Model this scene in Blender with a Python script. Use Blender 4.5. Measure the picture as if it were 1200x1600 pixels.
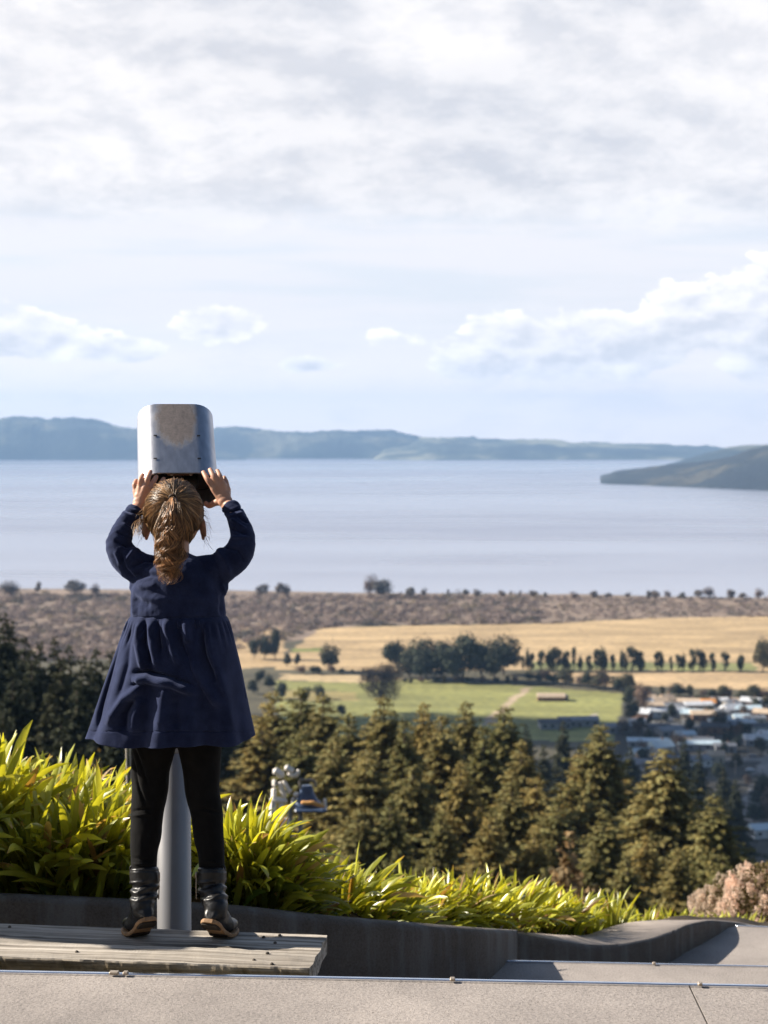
import bpy, math, random
import numpy as np
from mathutils import Vector, Matrix, noise as mnoise
random.seed(7); RNG = np.random.default_rng(7)
SC = bpy.context.scene
COL = SC.collection
for _o in list(bpy.data.objects): bpy.data.objects.remove(_o)
rad = math.radians
# ------------------------------------------------------------------ camera, sky, sun, exposure
F = 2600.0                       # focal length in pixels of the 1200x1600 photograph
TH = math.atan(118 / F)          # slight downward pitch, true horizon at row 682
cam = bpy.data.objects.new('camera', bpy.data.cameras.new('camera')); COL.objects.link(cam)
cam.location = (0, 0, 0); cam.rotation_euler = (math.pi / 2 - TH, 0, 0)
cam.data.sensor_fit = 'VERTICAL'; cam.data.sensor_height = 36; cam.data.lens = 36 * F / 1600
cam.data.clip_start = 0.05; cam.data.clip_end = 60000
cam.data.dof.use_dof = True; cam.data.dof.focus_distance = 4.08; cam.data.dof.aperture_fstop = 6.3
SC.camera = cam
SC.view_settings.view_transform = 'Standard'; SC.view_settings.look = 'None'
SC.view_settings.gamma = 1.0; SC.view_settings.exposure = 1.1
SC.cycles.use_denoising = True
SUN_AZ, SUN_EL = rad(-77), rad(32)        # azimuth from +Y towards +X
SUNV = Vector((math.sin(SUN_AZ) * math.cos(SUN_EL), math.cos(SUN_AZ) * math.cos(SUN_EL), math.sin(SUN_EL)))
sl = bpy.data.lights.new('sun', 'SUN'); sl.energy = 5.0; sl.angle = rad(0.6); sl.color = (1.0, 0.915, 0.79)
so = bpy.data.objects.new('sun', sl); COL.objects.link(so)
so.rotation_euler = SUNV.to_track_quat('Z', 'Y').to_euler()

class NT:
    """tiny node-tree helper"""
    def __init__(s, t): s.t = t; s.n = t.nodes; s.l = t.links
    def new(s, typ, **kw):
        n = s.n.new(typ)
        for k, v in kw.items():
            if hasattr(n, k): setattr(n, k, v)
        return n
    def put(s, sock, v):
        if isinstance(v, bpy.types.NodeSocket): s.l.new(v, sock)
        elif v is not None: sock.default_value = v
    def math(s, op, a, b=None, c=None, clamp=False):
        n = s.n.new('ShaderNodeMath'); n.operation = op; n.use_clamp = clamp
        s.put(n.inputs[0], a); s.put(n.inputs[1], b); s.put(n.inputs[2], c)
        return n.outputs[0]
    def mix(s, f, a, b, typ='MIX'):
        n = s.n.new('ShaderNodeMix'); n.data_type = 'RGBA'; n.blend_type = typ
        s.put(n.inputs[0], f)
        for i, v in ((6, a), (7, b)):
            if isinstance(v, (tuple, list)) and len(v) == 3: v = (*v, 1)
            s.put(n.inputs[i], v)
        return n.outputs[2]
    def ramp(s, f, stops, interp='LINEAR'):
        n = s.n.new('ShaderNodeValToRGB'); n.color_ramp.interpolation = interp
        e = n.color_ramp.elements
        while len(e) < len(stops): e.new(0.5)
        for i, (p, c) in enumerate(stops):
            e[i].position = p
            e[i].color = (*c, 1) if isinstance(c, (tuple, list)) else (c, c, c, 1)
        s.put(n.inputs[0], f); return n.outputs[0]
    def sstep(s, v, a, b):
        n = s.n.new('ShaderNodeMapRange'); n.interpolation_type = 'SMOOTHSTEP'
        s.put(n.inputs[0], v); n.inputs[1].default_value = a; n.inputs[2].default_value = b
        n.inputs[3].default_value = 0; n.inputs[4].default_value = 1
        return n.outputs[0]
    def noise(s, vec, scale, detail=4, rough=0.55, dist=0.0):
        n = s.n.new('ShaderNodeTexNoise'); s.put(n.inputs['Vector'], vec)
        n.inputs['Scale'].default_value = scale; n.inputs['Detail'].default_value = detail
        n.inputs['Roughness'].default_value = rough; n.inputs['Distortion'].default_value = dist
        return n.outputs['Fac']
    def comb(s, x, y, z):
        n = s.n.new('ShaderNodeCombineXYZ')
        for i, v in enumerate((x, y, z)): s.put(n.inputs[i], v)
        return n.outputs[0]
    def mapping(s, vec, scale=(1, 1, 1), loc=(0, 0, 0), rot=(0, 0, 0)):
        n = s.n.new('ShaderNodeMapping'); s.put(n.inputs[0], vec)
        n.inputs['Location'].default_value = loc; n.inputs['Rotation'].default_value = rot; n.inputs['Scale'].default_value = scale
        return n.outputs[0]

def build_world():
    w = bpy.data.worlds.new('World'); SC.world = w; w.use_nodes = True
    T = NT(w.node_tree); T.n.clear()
    out = T.new('ShaderNodeOutputWorld'); bg = T.new('ShaderNodeBackground'); bg.inputs[1].default_value = 0.089
    T.l.new(bg.outputs[0], out.inputs[0])
    sky = T.new('ShaderNodeTexSky'); sky.sky_type = 'NISHITA'; sky.sun_disc = False
    sky.sun_elevation = SUN_EL; sky.sun_rotation = SUN_AZ; sky.altitude = 400; sky.air_density = 1.0; sky.dust_density = 1.2; sky.ozone_density = 1.2
    g = T.new('ShaderNodeTexCoord').outputs['Generated']
    sp = T.new('ShaderNodeSeparateXYZ'); T.l.new(g, sp.inputs[0]); x, y, z = sp.outputs
    zc = T.math('MAXIMUM', z, 0.0); frontw = T.sstep(y, 0.05, 0.75)
    # high layer: clouds on a plane seen in perspective
    den = T.math('ADD', zc, 0.30)
    px = T.math('DIVIDE', x, den); py = T.math('DIVIDE', y, den)
    P = T.comb(px, py, 0.3)
    n1 = T.noise(P, 5.6, 12, 0.66, 0.15)
    n1b = T.noise(T.mapping(P, loc=(-0.03, 0.05, 0)), 5.6, 12, 0.66, 0.15)
    n2 = T.noise(P, 0.9, 3, 0.5)
    cover = T.math('ADD', T.math('MULTIPLY', n1, 0.6), T.math('MULTIPLY', n2, 0.55))
    lift = T.sstep(z, 0.105, 0.150)
    fall = T.sstep(z, 0.28, 0.42)
    cover = T.math('ADD', cover, T.math('SUBTRACT', T.math('MULTIPLY', lift, 0.30), T.math('MULTIPLY', fall, 0.60)))
    mA = T.math('MULTIPLY', T.math('MULTIPLY', frontw, T.sstep(cover, 0.54, 0.72)), T.math('ADD', 0.38, T.math('MULTIPLY', lift, 0.60)))
    shade = T.math('ADD', T.math('MULTIPLY', T.math('SUBTRACT', n1, n1b), 5.0), 0.58, clamp=True)
    big = T.sstep(T.noise(P, 1.9, 6, 0.55), 0.36, 0.60)
    shade = T.math('ADD', T.math('MULTIPLY', shade, 0.6), T.math('MULTIPLY', big, 0.45), clamp=True)
    cA = T.mix(shade, (3.9, 3.95, 4.25), (5.9, 5.7, 5.65))
    # pale milk of the air near the horizon
    milk = T.math('MULTIPLY', frontw, T.math('SUBTRACT', 1.0, T.sstep(z, 0.08, 0.34)))
    streak = T.noise(T.comb(T.math('MULTIPLY', x, 3.0), y, T.math('MULTIPLY', z, 34.0)), 1.3, 5, 0.55)
    veil = T.math('MULTIPLY', T.sstep(streak, 0.42, 0.60), T.math('MULTIPLY', frontw, T.math('SUBTRACT', 1.0, T.sstep(z, 0.25, 0.36))))
    base = T.mix(T.math('MULTIPLY', milk, 0.80), T.mix(1.0, sky.outputs[0], T.mix(frontw, (0.5, 0.5, 0.5), (0.95, 0.95, 0.95)), 'MULTIPLY'), (5.2, 5.1, 5.35))
    base = T.mix(T.math('MULTIPLY', veil, 0.75), base, (5.6, 5.4, 5.5))
    low = T.math('MULTIPLY', frontw, T.math('SUBTRACT', 1.0, T.sstep(z, 0.0, 0.085)))
    base = T.mix(T.math('MULTIPLY', low, 0.75), base, (9.2, 8.0, 7.3))
    col = T.mix(mA, base, cA)
    # cumulus banks low over the lake
    Q = T.comb(T.math('MULTIPLY', x, 1.0), T.math('MULTIPLY', y, 0.3), T.math('MULTIPLY', z, 2.1))
    c1 = T.noise(Q, 22, 10, 0.60, 0.1)
    c1b = T.noise(T.mapping(Q, loc=(-0.005, 0, 0.012)), 22, 10, 0.60, 0.1)
    def ell(cx, cz, rx, rz):
        a = T.math('DIVIDE', T.math('SUBTRACT', x, cx), rx); b = T.math('DIVIDE', T.math('SUBTRACT', z, cz), rz)
        r = T.math('SQRT', T.math('ADD', T.math('POWER', T.math('ABSOLUTE', a), 2.0), T.math('POWER', T.math('ABSOLUTE', b), 2.0)))
        return T.math('SUBTRACT', 1.0, r)
    m = None
    for e in ((0.225, 0.062, 0.085, 0.038), (0.115, 0.051, 0.105, 0.026), (0.06, 0.044, 0.045, 0.012), (-0.096, 0.066, 0.034, 0.013), (-0.045, 0.043, 0.022, 0.006),
              (-0.215, 0.060, 0.060, 0.018), (-0.16, 0.052, 0.035, 0.009), (-0.6, 0.07, 0.2, 0.03), (0.55, 0.07, 0.15, 0.03)):
        q = ell(*e); m = q if m is None else T.math('MAXIMUM', m, q)
    m = T.math('MAXIMUM', m, -1.0)
    dens = T.math('ADD', T.math('MULTIPLY', m, 0.42), c1)
    mB = T.sstep(dens, 0.54, 0.585)
    mB = T.math('MULTIPLY', mB, T.sstep(z, 0.026, 0.040))
    front = T.sstep(y, 0.0, 0.3); mB = T.math('MULTIPLY', mB, front)
    sB = T.math('ADD', T.math('MULTIPLY', T.math('SUBTRACT', c1, c1b), 3.6), 0.50, clamp=True)
    sB = T.math('ADD', sB, T.math('MULTIPLY', T.math('SUBTRACT', 0.70, dens), 1.5), clamp=True)
    cB = T.mix(sB, (4.55, 4.55, 4.85), (7.6, 7.2, 7.0))
    col = T.mix(T.math('MULTIPLY', mB, 0.95), col, cB)
    T.l.new(col, bg.inputs[0])
build_world()

# ------------------------------------------------------------------ helpers
def W(px, py, D):
    u = (px - 600) / F; v = (800 - py) / F
    d = Vector((u, math.cos(TH) + v * math.sin(TH), v * math.cos(TH) - math.sin(TH)))
    return d * (D / d.y)
def WZ(px, py, z):                       # where the line of sight meets a level
    u = (px - 600) / F; v = (800 - py) / F
    d = Vector((u, math.cos(TH) + v * math.sin(TH), v * math.cos(TH) - math.sin(TH)))
    return d * (z / d.z)
def proj(V):
    V = np.asarray(V); c, s = math.cos(TH), math.sin(TH)
    f = V[:, 1] * c - V[:, 2] * s; up = V[:, 1] * s + V[:, 2] * c
    return 600 + F * V[:, 0] / f, 800 - F * up / f
def _h(ix, iy, seed):
    n = (ix.astype(np.int64) * 374761393 + iy.astype(np.int64) * 668265263 + seed * 1442695041) & 0xffffffff
    n = ((n ^ (n >> 13)) * 1274126177) & 0xffffffff
    return ((n ^ (n >> 16)) & 0xffff) / 65535.0
def vn(x, y, seed=0):
    x = np.asarray(x, float); y = np.asarray(y, float)
    ix, iy = np.floor(x), np.floor(y); fx, fy = x - ix, y - iy
    fx = fx * fx * (3 - 2 * fx); fy = fy * fy * (3 - 2 * fy)
    a = _h(ix, iy, seed); b = _h(ix + 1, iy, seed); c = _h(ix, iy + 1, seed); d = _h(ix + 1, iy + 1, seed)
    return (a * (1 - fx) + b * fx) * (1 - fy) + (c * (1 - fx) + d * fx) * fy
def fbm(x, y, seed=0, o=4):
    s = 0; a = 0.5
    for i in range(o): s = s + a * (vn(x, y, seed + i) - 0.5); x = x * 2.03 + 7.1; y = y * 2.03 + 3.7; a *= 0.55
    return s
def sm(v, a, b):
    t = np.clip((np.asarray(v, float) - a) / (b - a), 0, 1); return t * t * (3 - 2 * t)

def make_mesh(name, V, Fc, col=None, smooth=False):
    """V (n,3); Fc: (m,k) array, or list of such arrays"""
    V = np.asarray(V, np.float32)
    Fl = Fc if isinstance(Fc, list) else [Fc]
    Fl = [np.asarray(f, np.int32) for f in Fl if len(f)]
    me = bpy.data.meshes.new(name); me.vertices.add(len(V)); me.vertices.foreach_set('co', V.ravel())
    loops = np.concatenate([f.ravel() for f in Fl]); tot = np.concatenate([np.full(len(f), f.shape[1], np.int32) for f in Fl])
    st = np.concatenate([[0], np.cumsum(tot)[:-1]]).astype(np.int32)
    me.loops.add(len(loops)); me.loops.foreach_set('vertex_index', loops)
    me.polygons.add(len(tot)); me.polygons.foreach_set('loop_start', st); me.polygons.foreach_set('loop_total', tot)
    me.polygons.foreach_set('use_smooth', np.full(len(tot), bool(smooth)))
    me.update(calc_edges=True); me.validate()
    if col is not None:
        a = me.attributes.new('col', 'FLOAT_COLOR', 'POINT'); c = np.ones((len(V), 4), np.float32); c[:, :col.shape[1]] = col
        a.data.foreach_set('color', c.ravel())
    return me
def link(name, me, mat=None, parent=None, world=True):
    o = bpy.data.objects.new(name, me); COL.objects.link(o)
    if mat is not None and me is not None and not me.materials: me.materials.append(mat)
    if parent is not None:
        o.parent = parent
        if world:
            off = Vector((0, 0, 0)); q = parent
            while q is not None: off += q.location; q = q.parent
            o.location = -off
    return o
def tag(o, label=None, cat=None, group=None, kind=None):
    for k, v in (('label', label), ('category', cat), ('group', group), ('kind', kind)):
        if v: o[k] = v
    return o
def empty(name, loc, label=None, cat=None, group=None):
    o = bpy.data.objects.new(name, None); COL.objects.link(o); o.location = loc; o.empty_display_size = 0.1
    return tag(o, label, cat, group)
def copy_tree(o, parent=None):
    c = o.copy(); COL.objects.link(c)
    if parent is not None: c.parent = parent
    for ch in list(o.children): copy_tree(ch, c)
    return c
_ones = 'zeroth first second third fourth fifth sixth seventh eighth ninth tenth eleventh twelfth thirteenth fourteenth fifteenth sixteenth seventeenth eighteenth nineteenth'.split()
_tens = {2: 'twent', 3: 'thirt', 4: 'fort', 5: 'fift', 6: 'sixt', 7: 'sevent'}
def nth(n):
    if n < 20: return _ones[n]
    t, u = divmod(n, 10)
    return _tens[t] + 'ieth' if u == 0 else _tens[t] + 'y ' + _ones[u]

class MB:
    """collects simple solids into one mesh"""
    def __init__(s): s.V = []; s.Q = []; s.T = []; s.n = 0
    def add(s, V, Q=(), T=()):
        V = [tuple(v) for v in V]
        s.V += V; s.Q += [tuple(i + s.n for i in q) for q in Q]; s.T += [tuple(i + s.n for i in q) for q in T]; s.n += len(V)
    def box(s, c, size, M=None, bev=0.0):
        hx, hy, hz = [k / 2 for k in size]; c = Vector(c)
        if bev <= 0:
            vs = [Vector((sx * hx, sy * hy, sz * hz)) for sz in (-1, 1) for sy in (-1, 1) for sx in (-1, 1)]
            q = [(0, 2, 3, 1), (4, 5, 7, 6), (0, 1, 5, 4), (2, 6, 7, 3), (0, 4, 6, 2), (1, 3, 7, 5)]
            vs = [(M @ v if M else v) + c for v in vs]; s.add(vs, q); return
        b = min(bev, hx * .9, hy * .9, hz * .9)
        out = [(-hx + b, -hy), (hx - b, -hy), (hx, -hy + b), (hx, hy - b), (hx - b, hy), (-hx + b, hy), (-hx, hy - b), (-hx, -hy + b)]
        vs = []
        for z, k in ((-hz, b), (-hz + b, 0), (hz - b, 0), (hz, b)):
            for (a, d) in out:
                vs.append(Vector((a - math.copysign(k, a) if abs(abs(a) - hx) < 1e-9 else a - 0 * k, d - math.copysign(k, d) if abs(abs(d) - hy) < 1e-9 else d, z)))
        vs = [(M @ v if M else v) + c for v in vs]
        q = [(r * 8 + i, r * 8 + (i + 1) % 8, (r + 1) * 8 + (i + 1) % 8, (r + 1) * 8 + i) for r in range(3) for i in range(8)]
        vs += [(M @ Vector((0, 0, -hz)) if M else Vector((0, 0, -hz))) + c, (M @ Vector((0, 0, hz)) if M else Vector((0, 0, hz))) + c]
        t = [(32, (i + 1) % 8, i) for i in range(8)] + [(33, 24 + i, 24 + (i + 1) % 8) for i in range(8)]
        s.add(vs, q, t)
    def tube(s, pts, rads, seg=12, caps=True, ell=None):
        V, Q, T_ = tube(pts, rads, seg, caps=caps, ell=ell); s.add(V, Q, T_)
    def prism(s, poly, z0, z1):
        """poly: CCW list of (x,y[,ztop])"""
        n = len(poly); top = [Vector((p[0], p[1], p[2] if len(p) > 2 else z1)) for p in poly]; bot = [Vector((p[0], p[1], z0)) for p in poly]
        ct = sum(top, Vector()) / n; cb = sum(bot, Vector()) / n
        s.add(top + bot + [ct, cb], [(i, n + i, n + (i + 1) % n, (i + 1) % n) for i in range(n)],
              [(2 * n, i, (i + 1) % n) for i in range(n)] + [(2 * n + 1, n + (i + 1) % n, n + i) for i in range(n)])
    def mesh(s, name, smooth=False):
        fs = []
        if s.Q: fs.append(np.array(s.Q))
        if s.T: fs.append(np.array(s.T))
        return make_mesh(name, np.array([tuple(v) for v in s.V]), fs, smooth=smooth)
    def build(s, name, mat, parent=None, world=True, smooth=False): return link(name, s.mesh(name, smooth), mat, parent, world)

def spline(pts, n):
    """Catmull-Rom through rows of numbers, n samples per span"""
    P = np.array([list(p) for p in pts], float); out = []
    m = len(P)
    for i in range(m - 1):
        p0 = P[max(i - 1, 0)]; p1 = P[i]; p2 = P[i + 1]; p3 = P[min(i + 2, m - 1)]
        for k in range(n):
            t = k / n
            out.append(0.5 * ((2 * p1) + (-p0 + p2) * t + (2 * p0 - 5 * p1 + 4 * p2 - p3) * t * t + (-p0 + 3 * p1 - 3 * p2 + p3) * t ** 3))
    out.append(P[-1]); return np.array(out)
def tube(pts, rads, seg=12, caps=True, ell=None):
    """ell: optional list of (rx, ry) per point; frames by parallel transport"""
    P = [Vector(p) for p in pts]; n = len(P); V = []; up = None
    for i in range(n):
        t = (P[min(i + 1, n - 1)] - P[max(i - 1, 0)]).normalized()
        if up is None:
            up = Vector((0, 1, 0)) if abs(t.y) < 0.8 else Vector((1, 0, 0))
        up = (up - t * up.dot(t)).normalized(); sd = t.cross(up)
        ru, rs = (rads[i], rads[i]) if ell is None else ell[i]
        for k in range(seg):
            a = 2 * math.pi * k / seg; V.append(P[i] + up * (ru * math.cos(a)) + sd * (rs * math.sin(a)))
    Q = [(i * seg + k, (i + 1) * seg + k, (i + 1) * seg + (k + 1) % seg, i * seg + (k + 1) % seg) for i in range(n - 1) for k in range(seg)]
    T_ = []
    if caps:
        r0 = (rads[0] if ell is None else min(ell[0])); r1 = (rads[-1] if ell is None else min(ell[-1]))
        V.append(P[0] + (P[0] - P[1]).normalized() * r0 * 0.6); V.append(P[-1] + (P[-1] - P[-2]).normalized() * r1 * 0.6)
        a, b = len(V) - 2, len(V) - 1
        T_ = [(a, k, (k + 1) % seg) for k in range(seg)] + [(b, (n - 1) * seg + (k + 1) % seg, (n - 1) * seg + k) for k in range(seg)]
    return V, Q, T_
def ellipsoid(c, r, M=None, nu=28, nv=18):
    V = []; c = Vector(c)
    for j in range(1, nv):
        ph = math.pi * j / nv
        for i in range(nu):
            a = 2 * math.pi * i / nu; v = Vector((r[0] * math.sin(ph) * math.cos(a), r[1] * math.sin(ph) * math.sin(a), r[2] * math.cos(ph)))
            V.append((M @ v if M else v) + c)
    top = Vector((0, 0, r[2])); bt = Vector((0, 0, -r[2]))
    V += [(M @ top if M else top) + c, (M @ bt if M else bt) + c]
    Q = [(j * nu + i, (j + 1) * nu + i, (j + 1) * nu + (i + 1) % nu, j * nu + (i + 1) % nu) for j in range(nv - 2) for i in range(nu)]
    a, b = len(V) - 2, len(V) - 1
    T_ = [(a, i, (i + 1) % nu) for i in range(nu)] + [(b, (nv - 2) * nu + (i + 1) % nu, (nv - 2) * nu + i) for i in range(nu)]
    return V, Q, T_
def remeshed(mb, name, voxel, smooth=6, displace=None):
    """union of the solids in mb as one continuous skin"""
    me = mb.mesh(name); o = bpy.data.objects.new(name, me); COL.objects.link(o)
    m = o.modifiers.new('r', 'REMESH'); m.mode = 'VOXEL'; m.voxel_size = voxel; m.use_smooth_shade = True
    if smooth:
        s = o.modifiers.new('s', 'SMOOTH'); s.factor = 0.6; s.iterations = smooth
    dg = bpy.context.evaluated_depsgraph_get(); dg.update()
    me2 = bpy.data.meshes.new_from_object(o.evaluated_get(dg)); bpy.data.objects.remove(o); bpy.data.meshes.remove(me)
    me2.name = name
    if displace is not None:
        n = len(me2.vertices); co = np.empty(n * 3, np.float32); no = np.empty(n * 3, np.float32)
        me2.vertices.foreach_get('co', co); me2.vertex_normals.foreach_get('vector', no)
        co = co.reshape(-1, 3); no = no.reshape(-1, 3)
        co = co + no * displace(co, no)[:, None]
        me2.vertices.foreach_set('co', co.astype(np.float32).ravel())
    me2.polygons.foreach_set('use_smooth', np.ones(len(me2.polygons), bool)); me2.update()
    return me2
def seg_dist(px, py, poly):
    """distance to a polyline and the running parameter 0..1"""
    best = np.full(px.shape, 1e9); par = np.zeros(px.shape); L = len(poly) - 1
    for i in range(L):
        a = np.array(poly[i], float); b = np.array(poly[i + 1], float); d = b - a; l2 = (d ** 2).sum() + 1e-9
        t = np.clip(((px - a[0]) * d[0] + (py - a[1]) * d[1]) / l2, 0, 1)
        q = np.hypot(px - a[0] - t * d[0], py - a[1] - t * d[1]); w = q < best
        best = np.where(w, q, best); par = np.where(w, (i + t) / L, par)
    return best, par
def ridges(px, py, rows):
    """rows: (polyline, width px, amplitude m)"""
    s = np.zeros(px.shape)
    for poly, w, a in rows:
        d, t = seg_dist(px, py, poly); s += a * np.exp(-(d / w) ** 2) * np.clip(np.minimum(t, 1 - t) * 5 + 0.15, 0, 1)
    return s

# ------------------------------------------------------------------ materials
def mat(name, c1, c2=None, scale=5.0, rough=0.8, bump=0.0, bscale=None, detail=5, metal=0.0, spec=0.3, stretch=(1, 1, 1),
        attr=False, transl=0.0, ramp=(0.35, 0.65), sheen=0.0, bdist=0.01, tcol=None):
    m = bpy.data.materials.new(name); m.use_nodes = True; T = NT(m.node_tree)
    b = T.n['Principled BSDF']; out = T.n['Material Output']
    co = T.new('ShaderNodeTexCoord').outputs['Object']; co = T.mapping(co, scale=stretch)
    if c2 is not None:
        f = T.noise(co, scale, detail); c = T.ramp(f, [(ramp[0], c1), (ramp[1], c2)])
    else:
        r = T.new('ShaderNodeRGB'); r.outputs[0].default_value = (*c1, 1); c = r.outputs[0]
    if attr:
        a = T.new('ShaderNodeAttribute'); a.attribute_name = 'col'
        c = T.mix(1.0, c, a.outputs['Color'], 'MULTIPLY')
        oi = T.new('ShaderNodeObjectInfo').outputs['Random']   # every plant a slightly different tint
        if name not in ('ground', 'willow_scrub', 'undergrowth', 'strap_leaf'): c = T.mix(1.0, c, T.ramp(oi, [(0, (.78, .84, .80)), (.5, (1, 1, 1)), (1, (1.25, 1.12, 1.0))]), 'MULTIPLY')
    T.l.new(c, b.inputs['Base Color'])
    b.inputs['Roughness'].default_value = rough; b.inputs['Metallic'].default_value = metal; b.inputs['Specular IOR Level'].default_value = spec
    if sheen: b.inputs['Sheen Weight'].default_value = sheen; b.inputs['Sheen Roughness'].default_value = 0.4
    if bump:
        bn = T.new('ShaderNodeBump'); bn.inputs['Strength'].default_value = bump; bn.inputs['Distance'].default_value = bdist
        T.l.new(T.noise(co, bscale or scale * 4, 6), bn.inputs['Height']); T.l.new(bn.outputs[0], b.inputs['Normal'])
    if transl:
        tr = T.new('ShaderNodeBsdfTranslucent'); mx = T.new('ShaderNodeMixShader'); mx.inputs[0].default_value = transl
        if tcol: T.l.new(T.mix(1.0, c, tcol, 'MULTIPLY'), tr.inputs[0])
        else: T.l.new(c, tr.inputs[0])
        T.l.new(b.outputs[0], mx.inputs[1]); T.l.new(tr.outputs[0], mx.inputs[2]); T.l.new(mx.outputs[0], out.inputs[0])
    return m
M = {}
M['soil'] = mat('soil', (0.03, 0.022, 0.014), (0.07, 0.05, 0.032), 12, 0.95, 0.6)
M['hillside'] = mat('hillside', (0.018, 0.022, 0.012), (0.05, 0.048, 0.024), 0.15, 0.95, 0.4)
M['bark'] = mat('bark', (0.05, 0.038, 0.026), (0.11, 0.085, 0.06), 3, 0.9, 0.5, stretch=(3, 3, .5))
def concrete(name, c1, c2, bumpd=0.004, stain=0.0):
    m = bpy.data.materials.new(name); m.use_nodes = True; T = NT(m.node_tree); b = T.n['Principled BSDF']
    co = T.new('ShaderNodeTexCoord').outputs['Object']
    f1 = T.noise(co, 3.0, 9, .65); f2 = T.noise(co, 150, 5, 0.75)
    c = T.ramp(f1, [(0.3, c1), (0.7, c2)])
    k = T.ramp(f2, [(0.30, 0.55), (0.5, 1.0), (0.72, 1.22)])
    c = T.mix(1.0, c, k, 'MULTIPLY')
    vo = T.new('ShaderNodeTexVoronoi'); T.l.new(co, vo.inputs['Vector']); vo.inputs['Scale'].default_value = 130
    sp_ = T.math('LESS_THAN', vo.outputs['Distance'], 0.16); c = T.mix(T.math('MULTIPLY', sp_, T.math('GREATER_THAN', T.noise(co, 40, 2), 0.56)), c, (0.07, 0.055, 0.045))
    if stain:
        st = T.sstep(T.noise(T.mapping(co, scale=(6, 6, 0.9)), 1.6, 6, 0.65), 0.46, 0.66)
        c = T.mix(T.math('MULTIPLY', st, stain), c, (0.20, 0.20, 0.20))
    T.l.new(c, b.inputs['Base Color']); b.inputs['Roughness'].default_value = 0.85; b.inputs['Specular IOR Level'].default_value = 0.25
    bn = T.new('ShaderNodeBump'); bn.inputs['Strength'].default_value = 0.75; bn.inputs['Distance'].default_value = bumpd
    T.l.new(T.math('ADD', T.noise(co, 130, 6, 0.7), T.math('MULTIPLY', T.noise(co, 9, 4), .8)), bn.inputs['Height']); T.l.new(bn.outputs[0], b.inputs['Normal'])
    return m
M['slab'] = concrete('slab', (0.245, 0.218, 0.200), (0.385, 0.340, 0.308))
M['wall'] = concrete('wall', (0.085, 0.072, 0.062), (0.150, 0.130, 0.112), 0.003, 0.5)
M['alu'] = mat('alu', (0.72, 0.74, 0.78), (0.85, 0.87, 0.9), 20, 0.25, metal=1.0)
M['bolt'] = mat('bolt', (0.30, 0.24, 0.19), (0.45, 0.38, 0.3), 60, 0.5, metal=0.5)

# ------------------------------------------------------------------ terrain
LAKE = -150.5
_yk = [-80, 4, 9, 12, 20, 50, 100, 200, 300, 450, 540, 700, 3000]
_zk = [-3.4, -3.4, -3.5, -4.6, -9, -24, -45, -80, -108, -143, -150, -150, -150]
def gz(x, y):
    x = np.asarray(x, float); y = np.asarray(y, float)
    z = np.interp(y, _yk, _zk) + np.clip(-9 - y, 0, 90) * 0.55
    z = z + 46 * sm(-x, 26, 120) * sm(y, 40, 110) * (1 - sm(y, 230, 420))
    z = z + fbm(x / 30, y / 30, 5) * 5 * sm(y, 40, 120) * (1 - sm(y, 420, 540))
    z = z + fbm(x / 9, y / 9, 8) * 0.8 * sm(y, 14, 30) * (1 - sm(y, 420, 540))
    shore = 1655 - (x + 380) * 0.125 + fbm(x / 90, y * 0, 3) * 45
    z = z - sm(y - shore, -12, 25) * 3.0
    return z
def GP(px, py, z=-150.0): p = WZ(px, py, z); return (p.x, p.y)
def poly_in(x, y, poly):
    ins = np.zeros(x.shape, bool); n = len(poly)
    for i in range(n):
        x1, y1 = poly[i]; x2, y2 = poly[(i + 1) % n]
        c = ((y1 > y) != (y2 > y)) & (x < (x2 - x1) * (y - y1) / (y2 - y1 + 1e-12) + x1); ins ^= c
    return ins
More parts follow.
